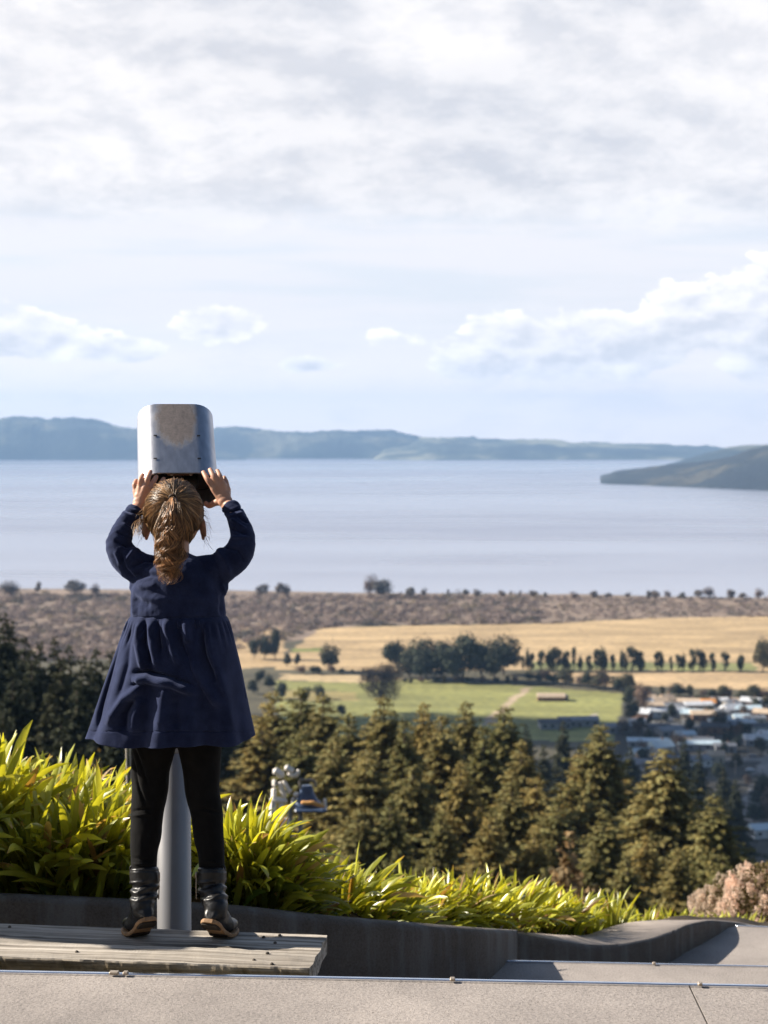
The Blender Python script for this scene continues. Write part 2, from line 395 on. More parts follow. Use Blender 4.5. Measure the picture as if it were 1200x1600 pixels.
ZONES = [  # (picture polygon projected on the valley floor, colour)
    ([(-600, 925), (1800, 925), (1800, 1350), (-600, 1350)], (0.085, 0.075, 0.045)),
    ([(-900, 880), (1900, 880), (1900, 962), (1200, 963), (1010, 966), (860, 973), (560, 977), (470, 1000), (380, 1010), (330, 1030), (-900, 1030)], (0.22, 0.165, 0.125)),
    ([(368, 981), (440, 981), (450, 1040), (368, 1046)], (0.42, 0.30, 0.165)),
    ([(500, 981), (640, 978), (860, 974), (1010, 966), (1200, 963), (1900, 955), (1900, 1046), (1200, 1049), (820, 1046), (640, 1049), (430, 1046), (470, 1004)], (0.43, 0.31, 0.17)),
    ([(830, 1034), (1180, 1036), (1180, 1048), (830, 1046)], (0.20, 0.21, 0.08)),
    ([(455, 1013), (500, 1012), (505, 1018), (455, 1019)], (0.20, 0.22, 0.06)),
    ([(830, 1051), (1900, 1052), (1900, 1082), (1200, 1080), (1070, 1074), (940, 1072), (850, 1062)], (0.46, 0.33, 0.19)),
    ([(438, 1053), (570, 1056), (640, 1062), (640, 1068), (560, 1068), (440, 1062)], (0.50, 0.38, 0.22)),
    ([(430, 1063), (560, 1067), (640, 1062), (800, 1070), (975, 1084), (975, 1126), (980, 1160), (430, 1150)], (0.235, 0.235, 0.080)),
    ([(450, 1078), (560, 1082), (556, 1096), (440, 1094)], (0.33, 0.27, 0.11)),
    ([(975, 1092), (1400, 1080), (1600, 1380), (900, 1380), (960, 1150)], (0.055, 0.052, 0.045)),
    ([(822, 1074), (832, 1075), (800, 1100), (772, 1132), (752, 1132), (790, 1098)], (0.40, 0.31, 0.22)),
    ([(924, 1115), (930, 1115), (936, 1132), (930, 1132)], (0.34, 0.30, 0.25)),
    ([(1198, 1168), (1225, 1168), (1178, 1286), (1260, 1300), (1260, 1312), (1090, 1304), (1090, 1292), (1146, 1286)], (0.20, 0.20, 0.205)),
    ([(1000, 1180), (1200, 1184), (1200, 1190), (1000, 1186)], (0.20, 0.20, 0.205)),
    ([(985, 1126), (1210, 1138), (1210, 1142), (985, 1130)], (0.20, 0.20, 0.205)),
    ([(1068, 1100), (1074, 1100), (1062, 1185), (1054, 1185)], (0.20, 0.20, 0.205)),
    ([(1010, 1150), (1050, 1152), (1050, 1160), (1008, 1160)], (0.07, 0.09, 0.03)), ([(1120, 1155), (1150, 1156), (1150, 1166), (1118, 1166)], (0.08, 0.10, 0.03)), ([(1150, 1145), (1200, 1147), (1200, 1155), (1150, 1154)], (0.08, 0.10, 0.03)),
]
def make_ground():
    u = np.concatenate([np.linspace(-1.3, -0.27, 36)[:-1], np.linspace(-0.27, 0.27, 230), np.linspace(0.27, 1.3, 36)[1:]])
    yr = np.concatenate([np.array([-110, -95, -80, -60, -40, -25, -9, -3]), np.linspace(1, 60, 60), np.geomspace(62, 560, 90), np.arange(563, 1720, 3.6), np.array([1760, 1850, 2000])])
    X = (np.maximum(yr, 0) + 30 + 60 * (yr < -5))[:, None] * u[None, :]; Y = np.repeat(yr[:, None], len(u), 1)
    Z = gz(X, Y); n, m = X.shape
    x = X.ravel(); y = Y.ravel()
    c = np.zeros((n * m, 3)); c[:] = (0.045, 0.042, 0.022)
    val = y > 520
    for poly, col in ZONES:
        wp = [GP(*p) for p in poly]
        wx = x + fbm(x / 14, y / 14, 31) * 7; wy = y + fbm(x / 14, y / 14, 47) * 7
        c[poly_in(wx, wy, wp) & val] = col
    k = 1 + fbm(x / 40, y / 16, 61, 6) * 0.9 + fbm(x / 120, y / 4.5, 77, 3) * 0.35
    c *= np.clip(k, 0.5, 1.5)[:, None]
    idx = np.arange(n * m).reshape(n, m)
    Q = np.stack([idx[:-1, :-1], idx[:-1, 1:], idx[1:, 1:], idx[1:, :-1]], -1).reshape(-1, 4)
    me = make_mesh('ground', np.stack([x, y, Z.ravel()], 1), Q, c, smooth=True)
    m_ = mat('ground', (0.78, 0.78, 0.78), (1.15, 1.12, 1.05), 0.22, 0.95, 0.35, 0.6, attr=True, bdist=0.5)
    tag(link('ground', me, m_), kind='structure')
make_ground()

def make_water():
    m = bpy.data.materials.new('lake_water'); m.use_nodes = True; T = NT(m.node_tree); b = T.n['Principled BSDF']
    co = T.new('ShaderNodeTexCoord').outputs['Object']
    st = T.noise(T.mapping(co, scale=(0.00035, 0.0011, 1)), 1.0, 6, 0.6, 0.4)
    st2 = T.noise(T.mapping(co, scale=(0.0012, 0.006, 1)), 1.0, 5, 0.55, 0.3)
    f = T.sstep(T.math('ADD', T.math('MULTIPLY', st, 0.7), T.math('MULTIPLY', st2, 0.4)), 0.43, 0.68)
    b.inputs['Base Color'].default_value = (0.05, 0.085, 0.12, 1); b.inputs['IOR'].default_value = 1.33
    T.l.new(T.ramp(f, [(0, 0.20), (1, 0.32)]), b.inputs['Roughness'])
    T.l.new(T.ramp(f, [(0, (0.29, 0.30, 0.36)), (1, (0.24, 0.25, 0.31))]), b.inputs['Base Color'])
    bn = T.new('ShaderNodeBump'); bn.inputs['Distance'].default_value = 1.0
    T.l.new(T.ramp(f, [(0, 0.02), (1, 0.05)]), bn.inputs['Strength'])
    T.l.new(T.noise(T.mapping(co, scale=(0.05, 0.12, 1)), 1.0, 4), bn.inputs['Height']); T.l.new(bn.outputs[0], b.inputs['Normal'])
    V = [(-9000, 1450, LAKE), (9000, 1450, LAKE), (9000, 15900, LAKE), (-9000, 15900, LAKE)]
    tag(link('lake_water', make_mesh("lake_water", V, np.array([[0, 1, 2, 3]])), m), kind='structure')
make_water()

def hill_strip(name, prof, D0, depth, base=LAKE - 2, seed=1, nx=420, ny=36, mcol=None, rough=0.30, nscale=520.0, skew=0.0):
    """a range of hills with real depth; prof: crest as (px, py) seen at D0+depth*0.4"""
    pxs = np.array([p[0] for p in prof], float); pys = np.array([p[1] for p in prof], float)
    gx = np.linspace(pxs[0], pxs[-1], nx); crest_py = np.interp(gx, pxs, pys)
    Dm = D0 + depth * 0.4
    X0 = (gx - 600) / F * Dm; H = np.maximum(-(crest_py - 682) / F * Dm - base, 0)
    t = np.linspace(0, 1, ny)
    Y = D0 + depth * t[:, None] + skew * np.clip((gx - pxs[0]) / 300, 0, 1)[None, :] * (1 - t[:, None]); X = (gx[None, :] - 600) / F * Y
    edge = 0.35 * fbm(X0 / nscale, X0 * 0 + seed, seed, 4)
    tt = np.clip((t[:, None] + 0.12 * edge[None, :] * 2), 0, 1)
    env = np.where(tt < 0.4, np.sin(tt / 0.4 * math.pi / 2) ** 0.85, np.cos((tt - 0.4) / 0.6 * math.pi / 2) ** 0.7 * 1.0)
    nz = fbm(X / nscale, Y / nscale, seed + 9, 6)
    Z = base + H[None, :] * env * (1 + rough * 2.6 * nz * np.sin(np.clip(tt, 0, 1) * math.pi)) + (H[None, :] > 2) * fbm(X / 70, Y / 70, seed + 3, 3) * (26 if D0 > 8000 else 12) * env
    Z[0] = base
    V = np.stack([X.ravel(), Y.ravel(), Z.ravel()], 1); idx = np.arange(nx * ny).reshape(ny, nx)
    Q = np.stack([idx[:-1, :-1], idx[:-1, 1:], idx[1:, 1:], idx[1:, :-1]], -1).reshape(-1, 4)
    tag(link(name, make_mesh(name, V, Q, smooth=True), mcol), kind='structure')
def hillmat(name, a, b, c, s):
    m = bpy.data.materials.new(name); m.use_nodes = True; T = NT(m.node_tree); bs = T.n['Principled BSDF']
    co = T.new('ShaderNodeTexCoord').outputs['Object']
    f = T.noise(co, s, 7, 0.6); g = T.noise(co, s * 9, 4, 0.6)
    cc = T.ramp(f, [(0.42, a), (0.52, b), (0.60, c)]); cc = T.mix(1.0, cc, T.ramp(g, [(0.3, 0.55), (0.7, 1.35)]), 'MULTIPLY')
    T.l.new(cc, bs.inputs['Base Color']); bs.inputs['Roughness'].default_value = 0.95
    bn = T.new('ShaderNodeBump'); bn.inputs['Strength'].default_value = 0.8; bn.inputs['Distance'].default_value = 14
    T.l.new(g, bn.inputs['Height']); T.l.new(bn.outputs[0], bs.inputs['Normal'])
    return m
HM1 = hillmat('hill_forest', (0.006, 0.012, 0.012), (0.020, 0.030, 0.022), (0.13, 0.125, 0.08), 0.0016)
HM2 = hillmat('hill_pasture', (0.012, 0.02, 0.016), (0.05, 0.06, 0.04), (0.24, 0.23, 0.15), 0.0017)
hill_strip('hills', [(-500, 690), (-300, 665), (-60, 656), (0, 651), (35, 648), (80, 655), (120, 657), (165, 659), (200, 667), (240, 676), (300, 690), (350, 704), (400, 722), (430, 740)], 10600, 1800, seed=3, mcol=HM1)
hill_strip('hills', [(120, 735), (200, 712), (260, 690), (300, 680), (340, 673), (400, 674), (450, 676), (500, 674), (560, 673), (610, 674), (640, 680), (680, 685), (720, 695), (745, 716), (760, 735)], 11200, 2000, seed=11, mcol=HM1)
hill_strip('hills', [(560, 735), (600, 700), (660, 688), (720, 686), (770, 688), (830, 689), (900, 692), (960, 692), (1020, 694), (1080, 696), (1140, 700), (1300, 700), (1700, 690), (1900, 700)], 10600, 3000, seed=21, mcol=HM2)
hill_strip('hills', [(-900, 690), (-500, 700), (0, 700), (400, 704), (800, 703), (1250, 700), (1900, 690)], 14500, 1200, seed=5, mcol=HM2, rough=.05)
hill_strip('headland', [(932, 757), (940, 747), (960, 738), (1000, 733), (1040, 727), (1080, 724), (1110, 718), (1140, 712), (1170, 703), (1200, 697), (1280, 680), (1400, 668), (1600, 660), (1900, 670)], 5250, 1300, skew=-750, seed=31, nx=360, ny=44,
           mcol=hillmat('headland_bush', (0.003, 0.006, 0.008), (0.010, 0.014, 0.012), (0.06, 0.052, 0.03), 0.004), nscale=300, rough=0.12)
hill_strip('headland', [(1040, 728), (1100, 712), (1140, 703), (1180, 698), (1300, 690), (1600, 690)], 7200, 1500, seed=33, mcol=HM1)

def make_haze():
    m = bpy.data.materials.new('haze'); m.use_nodes = True; T = NT(m.node_tree); T.n.clear()
    out = T.new('ShaderNodeOutputMaterial'); v = T.new('ShaderNodeVolumePrincipled')
    v.inputs['Color'].default_value = (0.38, 0.62, 1.0, 1); v.inputs['Density'].default_value = 6.8e-5; v.inputs['Anisotropy'].default_value = 0.1
    T.l.new(v.outputs[0], out.inputs['Volume'])
    b = MB(); b.box((0, 7900, 124), (19000, 17000, 560)); o = b.build('haze', m); tag(o, kind='stuff')
make_haze()

# ------------------------------------------------------------------ foliage builders
def rnd_unit(n):
    v = RNG.normal(size=(n, 3)); return v / np.linalg.norm(v, axis=1)[:, None]
def leaf_quads(C, N, size, aspect=1.6, axis=None):
    """diamond shaped leaf clumps: centres C, normals N"""
    n = len(C); r = rnd_unit(n) if axis is None else axis + 0.35 * rnd_unit(n)
    a = r - N * (r * N).sum(1)[:, None]; a /= np.linalg.norm(a, axis=1)[:, None] + 1e-9; b = np.cross(N, a)
    s = np.asarray(size).reshape(-1, 1) * np.ones((n, 1))
    V = np.stack([C - a * s * aspect, C - b * s, C + a * s * aspect, C + b * s], 1).reshape(-1, 3)
    return V, np.arange(n * 4).reshape(n, 4)
def crown_cols(n, lo=0.7, hi=1.35, k=4):
    g = RNG.uniform(lo, hi, n); t = RNG.uniform(-0.12, 0.12, n)
    c = np.stack([g * (1 + t), g, g * (1 - t)], 1); return np.repeat(c, k, 0)
def conifer_mesh(H, R, nb=230, per=22, s=0.20, droop=0.25, power=0.85):
    C, N, A, S, K = [], [], [], [], []
    for i in range(nb):
        per_t = 17; ti = i // per_t; t = (ti + .5 + RNG.normal() * .22) / (nb / per_t); t = float(np.clip(0.05 + 0.94 * t ** 0.85, .03, .992))
        h = H * t; L = R * ((1 - t) ** power) * RNG.uniform(0.55, 1.18) + 0.12
        if RNG.uniform() < 0.08: L *= 1.25
        az = i * 2.39996 + RNG.uniform(-.4, .4); d = np.array([math.cos(az), math.sin(az), 0])
        up = RNG.uniform(0.0, 0.35) if t > 0.7 else RNG.uniform(-0.15, 0.2)
        kc = RNG.uniform(0.85, 1.15); m = max(4, int(per * L / R * 1.5))
        q = RNG.uniform(0.12, 1.0, m) ** 0.7
        side = np.cross(d, [0, 0, 1]); wd = RNG.normal(size=m) * 0.16 * L * (1.15 - q)
        P = np.array([0, 0, h]) + d * (q * L)[:, None] + side * wd[:, None]
        P[:, 2] += up * q * L - droop * (q ** 2) * L + RNG.normal(size=m) * 0.09 * s * 4 - RNG.uniform(0, .28, m) * L * .3
        C.append(P); nn = np.array([0, 0, 1.0]) + RNG.normal(size=(m, 3)) * 0.6 + d * 0.25
        N.append(nn / np.linalg.norm(nn, axis=1)[:, None]); A.append(np.tile(d + np.array([0, 0, -0.2]), (m, 1)))
        S.append(s * RNG.uniform(0.6, 1.3, m) * (0.5 + 0.6 * min(1, L / R * 2.6))); K.append(np.full(m, kc))
    m = 7000 if R > 4 else 600; t = RNG.uniform(0.02, .93, m); a_ = RNG.uniform(0, 6.283, m); q = R * .62 * (1 - t) ** power * np.sqrt(RNG.uniform(.1, 1, m))
    C.append(np.stack([q * np.cos(a_), q * np.sin(a_), H * t], 1)); nn = RNG.normal(size=(m, 3)) + np.array([0, 0, .8]); N.append(nn / np.linalg.norm(nn, axis=1)[:, None])
    A.append(np.stack([np.cos(a_), np.sin(a_), -.2 + 0 * a_], 1)); S.append(s * RNG.uniform(1.0, 1.7, m)); K.append(np.full(m, .8))
    C = np.concatenate(C); N = np.concatenate(N); A = np.concatenate(A); S = np.concatenate(S); K = np.concatenate(K)
    V, Q = leaf_quads(C, N, S, 1.9, A); col = crown_cols(len(C), 0.8, 1.2) * np.repeat(K, 4)[:, None]
    return make_mesh('crown', V, Q, col)
def trunk_mesh(H, r, lean=0.0, limbs=0, R=3):
    mb = MB(); pts = [(lean * t * t * H * .1, 0, H * t) for t in np.linspace(0, 1, 7)]
    mb.tube(pts, [r * (1 - 0.9 * t) for t in np.linspace(0, 1, 7)], 7)
    for i in range(limbs):
        t = random.uniform(.3, .75); a = i * 2.4; p = Vector((lean * t * t * H * .1, 0, H * t)); d = Vector((math.cos(a), math.sin(a), random.uniform(.4, 1.1)))
        L = R * random.uniform(.5, .9); mb.tube([p, p + d * L * .5, p + d * L + Vector((0, 0, .15 * L))], [r * .4, r * .25, r * .08], 5)
    return mb.mesh('trunk', True)
def broad_mesh(H, R, n=1500, s=0.5, base=0.18, lobes=9, seed=0, sq=1.0, thin=1.0):
    """rounded crown of several uneven leafy masses"""
    rg = np.random.default_rng(seed + 100); C = []; N = []; K = []
    for i in range(lobes):
        a = rg.uniform(0, 6.28); rr = R * rg.uniform(0.15, 0.62); hz = H * rg.uniform(base + 0.22, 0.82)
        c = np.array([math.cos(a) * rr, math.sin(a) * rr, hz]) if i else np.array([0, 0, H * (0.5 + base / 2)])
        lr = R * rg.uniform(0.35, 0.58) if i else R * 0.72; lz = lr * rg.uniform(.7, 1.1) * sq if i else H * (1 - base) / 2 * .95
        lz = min(lz, (H - c[2]) * 1.02)
        m = int(n / lobes * (1.6 if i == 0 else 1)); u = rnd_unit(m); q = rg.uniform(0.55, 1.05, (m, 1)) ** 0.6 * (1 + 0.12 * rg.normal(size=(m, 1)))
        C.append(c + u * q * np.array([lr, lr, lz])); nn = u + rnd_unit(m) * 0.7; N.append(nn / np.linalg.norm(nn, axis=1)[:, None]); K.append(np.full(m, rg.uniform(0.75, 1.25)))
    C = np.concatenate(C); N = np.concatenate(N); K = np.concatenate(K)
    ok = C[:, 2] > H * base * .8; C, N, K = C[ok], N[ok], K[ok]
    V, Q = leaf_quads(C, N, s * RNG.uniform(.5, 1.3, len(C)), 1.2); return make_mesh('crown', V, Q, crown_cols(len(C), .75, 1.25) * np.repeat(K, 4)[:, None])
FOL = dict(
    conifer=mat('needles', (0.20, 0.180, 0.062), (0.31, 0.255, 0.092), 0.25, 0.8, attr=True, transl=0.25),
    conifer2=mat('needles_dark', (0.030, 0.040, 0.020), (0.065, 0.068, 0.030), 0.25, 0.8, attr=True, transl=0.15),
    dark=mat('leaves_dark', (0.020, 0.030, 0.018), (0.045, 0.052, 0.028), 0.3, 0.8, attr=True),
    poplar=mat('leaves_poplar', (0.028, 0.038, 0.020), (0.05, 0.055, 0.028), 0.3, 0.8, attr=True),
    olive=mat('leaves_olive', (0.05, 0.052, 0.026), (0.085, 0.078, 0.042), 0.3, 0.8, attr=True, transl=0.1),
    bare=mat('bare_twigs', (0.10, 0.072, 0.058), (0.17, 0.13, 0.105), 0.2, 0.9, attr=True),
    grey=mat('grey_twigs', (0.045, 0.038, 0.036), (0.075, 0.062, 0.058), 0.2, 0.9, attr=True),
    grey_small=mat('grey_leaves', (0.10, 0.085, 0.07), (0.17, 0.14, 0.115), 0.2, 0.9, attr=True),
    dry=mat('dry_needles', (0.36, 0.22, 0.11), (0.48, 0.32, 0.17), 1.0, 0.85, attr=True, transl=0.25),
    gold=mat('tan_leaves', (0.17, 0.12, 0.045), (0.25, 0.17, 0.06), 1.0, 0.85, attr=True, transl=0.2))
_cn = {}
def proto(kind, i):
    """crown and trunk meshes at unit size, shared by the copies"""
    key = (kind, i)
    if key in _cn: return _cn[key]
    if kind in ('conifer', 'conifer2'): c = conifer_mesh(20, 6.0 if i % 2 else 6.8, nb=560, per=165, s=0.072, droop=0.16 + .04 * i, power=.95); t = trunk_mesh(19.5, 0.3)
    elif kind == 'dry': c = conifer_mesh(8, 3.0, nb=110, per=24, s=0.075, droop=0.0, power=0.75); t = trunk_mesh(7.8, 0.12)
    elif kind == 'poplar': c = broad_mesh(12, 2.1, 800, 0.30, .0, 6, i, 1.9); t = trunk_mesh(9, 0.22)
    elif kind == 'bare': c = broad_mesh(12, 6, 2600, 0.22, .15, 10, i); t = trunk_mesh(10, 0.3, .4, 7, 4)
    elif kind == 'grey': c = broad_mesh(20, 10, 9000, 0.2, .2, 12, 4); t = trunk_mesh(15, 0.5, .6, 10, 8)
    elif kind == 'grey_small': c = broad_mesh(14, 6.2, 900, 0.5, .10, 8, i + 40); t = trunk_mesh(10, 0.35, .2, 5, 4)
    else: c = broad_mesh(14, 6.2, 2400, 0.36, .10, 10, i + 20); t = trunk_mesh(10, 0.35, .2, 5, 4)
    c.materials.append(FOL[kind]); t.materials.append(M['bark']); _cn[key] = (c, t); return c, t
HT = dict(conifer=20, conifer2=20, dry=8, poplar=12, bare=12, grey=20)
TREES = []      # collected, then labelled from left to right
def tree(name, kind, i, base, H, wide=1.0, label='', cat='tree', group=None, px=0):
    c, t = proto(kind, i); k = H / HT.get(kind, 14)
    r = empty(name, base); r.rotation_euler.z = random.uniform(0, 6.28); r.scale = (k * wide, k * wide, k)
    a = link('trunk', t, None, r, False); b = link('crown', c, None, r, False)
    r['category'] = cat
    if group: r['group'] = group
    TREES.append((label, base[0] / max(base[1], 1), r)); return r
def tip_tree(name, kind, i, px, py, D, wide, label, cat, group):
    p = W(px, py, D); z = float(gz(p.x, p.y)) - 0.3
    return tree(name, kind, i, (p.x, p.y, z), p.z - z, wide * (1.3 if kind == 'conifer' else 0.8 if kind == 'conifer2' else 1), label, cat, group)
def foot_tree(name, kind, i, px, pytop, pyfoot, wide, label, cat='tree', group=None, z=-150.0):
    b = WZ(px, pyfoot, z); top = W(px, pytop, b.y)
    return tree(name, kind, i, (b.x, b.y, z - .2), top.z - z + .2, wide, label, cat, group)

def trees():
    # sunlit conifers on the slope behind the hedge: tip (px, py), distance, width factor
    L = 'olive conifer in the sunlit belt below the hedge, {} from the left'
    T1 = [(425, 1075, 150, 1.0, 0), (470, 1068, 148, .95, 1), (505, 1078, 140, .9, 0), (545, 1108, 132, 1.0, 1), (600, 1082, 128, .85, 0), (632, 1118, 118, .9, 1),
          (662, 1092, 132, .8, 0), (690, 1112, 124, .9, 1), (728, 1090, 136, .8, 0), (755, 1128, 122, .9, 1), (788, 1098, 134, .8, 0), (815, 1150, 118, .9, 1),
          (838, 1210, 108, 1.0, 0), (905, 1172, 124, .85, 1), (938, 1128, 120, .95, 0), (980, 1210, 128, .8, 1), (1040, 1163, 105, 1.05, 0), (1082, 1245, 116, .85, 1), (1118, 1238, 96, 1.0, 0),
          (575, 1165, 104, .9, 0), (645, 1190, 98, .95, 1), (720, 1185, 102, .9, 0), (800, 1215, 96, .95, 1), (870, 1240, 92, .9, 0), (610, 1240, 84, .9, 1), (690, 1262, 82, .95, 0), (765, 1270, 80, .95, 1),
          (835, 1290, 80, .9, 0), (560, 1260, 84, .9, 1), (945, 1262, 88, .85, 0), (1010, 1300, 82, .8, 1), (410, 1120, 120, 1.0, 1), (470, 1140, 116, 1.0, 0), (520, 1150, 112, .95, 1),
          (925, 1310, 70, .8, 1), (980, 1330, 72, .8, 0), (1060, 1320, 74, .8, 1), (740, 1330, 62, .8, 0), (620, 1320, 62, .8, 1), (850, 1352, 66, .8, 1), (1130, 1330, 70, .7, 0)]
    rt = random.Random(3)
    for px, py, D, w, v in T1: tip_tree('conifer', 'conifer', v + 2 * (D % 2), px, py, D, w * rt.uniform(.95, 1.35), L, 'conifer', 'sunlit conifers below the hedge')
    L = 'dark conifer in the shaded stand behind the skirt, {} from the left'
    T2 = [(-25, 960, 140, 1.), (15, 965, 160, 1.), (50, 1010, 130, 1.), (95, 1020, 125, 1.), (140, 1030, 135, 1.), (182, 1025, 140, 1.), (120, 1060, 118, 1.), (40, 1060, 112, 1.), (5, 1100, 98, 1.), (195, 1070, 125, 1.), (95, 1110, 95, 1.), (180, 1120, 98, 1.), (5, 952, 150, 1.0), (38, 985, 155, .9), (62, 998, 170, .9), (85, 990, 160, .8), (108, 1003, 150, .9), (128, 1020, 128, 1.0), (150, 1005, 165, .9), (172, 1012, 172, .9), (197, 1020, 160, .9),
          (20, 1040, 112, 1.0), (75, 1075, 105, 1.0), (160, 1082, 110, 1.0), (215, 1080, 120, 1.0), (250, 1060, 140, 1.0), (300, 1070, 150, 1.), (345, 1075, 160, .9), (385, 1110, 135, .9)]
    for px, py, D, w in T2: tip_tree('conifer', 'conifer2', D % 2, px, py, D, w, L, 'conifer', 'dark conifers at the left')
    # trees further left up the slope: they throw the shade on the dark stand
    L = 'tall dark conifer up the left slope, {} from the left'
    for k, (x, y, h) in enumerate([(-62, 168, 30), (-58, 150, 30), (-52, 132, 29), (-66, 140, 31), (-50, 118, 28), (-74, 160, 30), (-60, 120, 29), (-45, 104, 26), (-72, 185, 30), (-56, 182, 28)]):
        tree('conifer', 'conifer2', k % 2, (x, y, float(gz(x, y)) - .3), h, 1.05, L, 'conifer', 'conifers up the slope')
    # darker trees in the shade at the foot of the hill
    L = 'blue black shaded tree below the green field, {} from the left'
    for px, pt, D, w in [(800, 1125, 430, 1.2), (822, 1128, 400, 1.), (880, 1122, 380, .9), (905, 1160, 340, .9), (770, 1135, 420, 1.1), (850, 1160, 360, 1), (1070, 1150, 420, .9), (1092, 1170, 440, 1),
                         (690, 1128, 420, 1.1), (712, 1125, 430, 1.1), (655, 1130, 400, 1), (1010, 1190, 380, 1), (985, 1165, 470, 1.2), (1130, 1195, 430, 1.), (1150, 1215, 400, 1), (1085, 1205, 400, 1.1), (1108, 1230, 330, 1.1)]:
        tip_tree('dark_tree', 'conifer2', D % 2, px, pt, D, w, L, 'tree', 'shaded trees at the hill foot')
    L = 'big dark rounded tree in the grove on the tan field, {} from the left'
    for i, (px, pt, pf, w) in enumerate([(621, 1001, 1050, .85), (658, 992, 1060, .8), (690, 1000, 1062, .8), (723, 990, 1064, .8), (752, 1000, 1064, .7), (787, 988, 1055, .7), (640, 1010, 1058, .8), (708, 1008, 1066, .8), (772, 1006, 1066, .8), (668, 1008, 1064, .8)]):
        foot_tree('grove_tree', 'dark', i % 4, px, pt - 2, pf, w * 1.3, L, 'tree', 'grove trees on the tan field')
    foot_tree('lone_tree', 'olive', 1, 513, 1002, 1049, .85, 'rounded olive tree standing alone on the tan field', 'tree')
    L = 'dark bushy tree at the tan field beside the dress, {} from the left'
    for i, (px, pt, pf, w) in enumerate([(398, 995, 1030, .8), (414, 988, 1030, .7), (430, 978, 1030, .5), (448, 1020, 1042, .7), (464, 1020, 1042, .6)]):
        foot_tree('field_tree', 'dark', i % 4, px, pt, pf, w, L, 'tree', 'dark trees beside the dress')
    L = 'narrow dark tree in the row along the tan field, {} from the left'
    pop = [817, 823, 829, 844, 860, 862, 870, 881, 883, 895, 907, 918, 932, 938, 944, 956, 972, 976, 988, 998, 1001, 1026, 1034, 1047, 1060, 1066, 1083, 1092, 1100, 1112, 1133, 1156, 1157]
    for i, px in enumerate(pop):
        foot_tree('row_tree', 'poplar', i % 3, px + 1.5 * (i % 2), random.uniform(1006, 1024) + (2 if px > 1030 else 0), 1046.5 + px * .0015, random.uniform(.7, 1.6), L, 'tree', 'row of narrow trees')
    foot_tree('edge_tree', 'olive', 2, 1192, 996, 1050, .8, 'large olive tree at the right edge of the tan field', 'tree')
    foot_tree('bare_tree', 'grey', 0, 594, 1034, 1114, .95, 'dusky grey leafless tree rising in front of the green field', 'tree')
    foot_tree('shore_tree', 'bare', 0, 577, 897, 933, .8, 'tallest pale bare tree on the lake shore', 'tree')
    L = 'small tree standing on the lake shore, {} from the left'
    rq = random.Random(2)
    for i, (px, pt) in enumerate([(18, 906), (60, 908), (118, 903), (150, 911), (410, 912), (437, 908), (448, 911), (597, 905), (641, 915), (662, 918), (700, 920), (728, 919), (745, 920), (784, 922), (798, 922), (812, 922), (833, 922), (852, 924), (897, 924), (928, 923),
                                  (950, 925), (980, 925), (1014, 922), (1024, 921), (1044, 922), (1066, 925), (1091, 920), (1108, 916), (1142, 920), (1160, 925), (1185, 919)]):
        foot_tree('shore_tree', 'grey_small' if i % 3 else 'bare', i % 3, px, pt, 929 + px * .004 + rq.uniform(-1, 5), rq.uniform(.6, 1.5), L, 'tree', 'small trees on the lake shore')
    L = 'dusky bush in the line below the tan field, {} from the left'
    rr = random.Random(5)
    for i in range(46):
        px = 470 + i * 16 + rr.uniform(-5, 5)
        if 560 < px < 625: continue
        if px < 620: pf = 1053; h = rr.uniform(8, 17)
        elif px < 810: pf = 1067; h = rr.uniform(8, 16)
        elif px < 985: pf = 1062 + (px - 810) * .11; h = rr.uniform(16, 32)
        else: pf = 1084 + (px - 985) * .05; h = rr.uniform(14, 27)
        foot_tree('hedgerow_bush', ('bare', 'dark', 'olive')[i % 3], i % 3, px, pf - h, pf, rr.uniform(.9, 1.5), L, 'bush', 'bushes in the field line')
    L = 'tree or bush between the town roofs, {} from the left'
    rv = random.Random(9); extra = []
    for _ in range(34):
        q, f_ = rv.uniform(978, 1205), rv.uniform(1098, 1240); extra.append((q, f_ - rv.uniform(12, 26), f_))
    for i, (px, pt, pf) in enumerate(extra + [(985, 1068, 1105), (1003, 1072, 1118), (985, 1092, 1130), (1125, 1106, 1142), (1050, 1098, 1122), (1062, 1142, 1172), (1150, 1150, 1172), (1012, 1138, 1160), (1075, 1120, 1146), (1100, 1136, 1158),
                                      (1168, 1128, 1150), (1190, 1150, 1180), (1140, 1098, 1112), (1160, 1095, 1108), (1184, 1090, 1104), (1035, 1085, 1098), (1190, 1205, 1262), (1205, 1230, 1290), (1180, 1245, 1290), (1150, 1175, 1205), (1125, 1190, 1225),
                                      (975, 1120, 1150), (1110, 1085, 1097), (1140, 1225, 1262), (1120, 1250, 1290), (1168, 1210, 1230), (1006, 1165, 1196)]):
        foot_tree('town_tree', ('dark', 'olive', 'dark', 'bare')[i % 4], i % 3, px, pt, pf, .9, L, 'tree', 'trees among the town roofs')
    L = 'dark rounded tree beyond the conifers beside the skirt, {} from the left'
    for i, (px, pt, pf) in enumerate([(405, 1046, 1068), (420, 1052, 1076), (440, 1064, 1092), (478, 1072, 1096), (498, 1068, 1092), (395, 1060, 1084), (535, 1100, 1120)]):
        foot_tree('valley_tree', 'dark', i % 3, px, pt, pf, 1.0, L, 'tree', 'trees beside the skirt')
    by = {}
    for L, u, r in TREES: by.setdefault(L, []).append((u, r))
    for L, rs in by.items():
        for k, (u, r) in enumerate(sorted(rs, key=lambda q: q[0])): r['label'] = L.format(nth(k + 1)) if '{}' in L else L
trees()

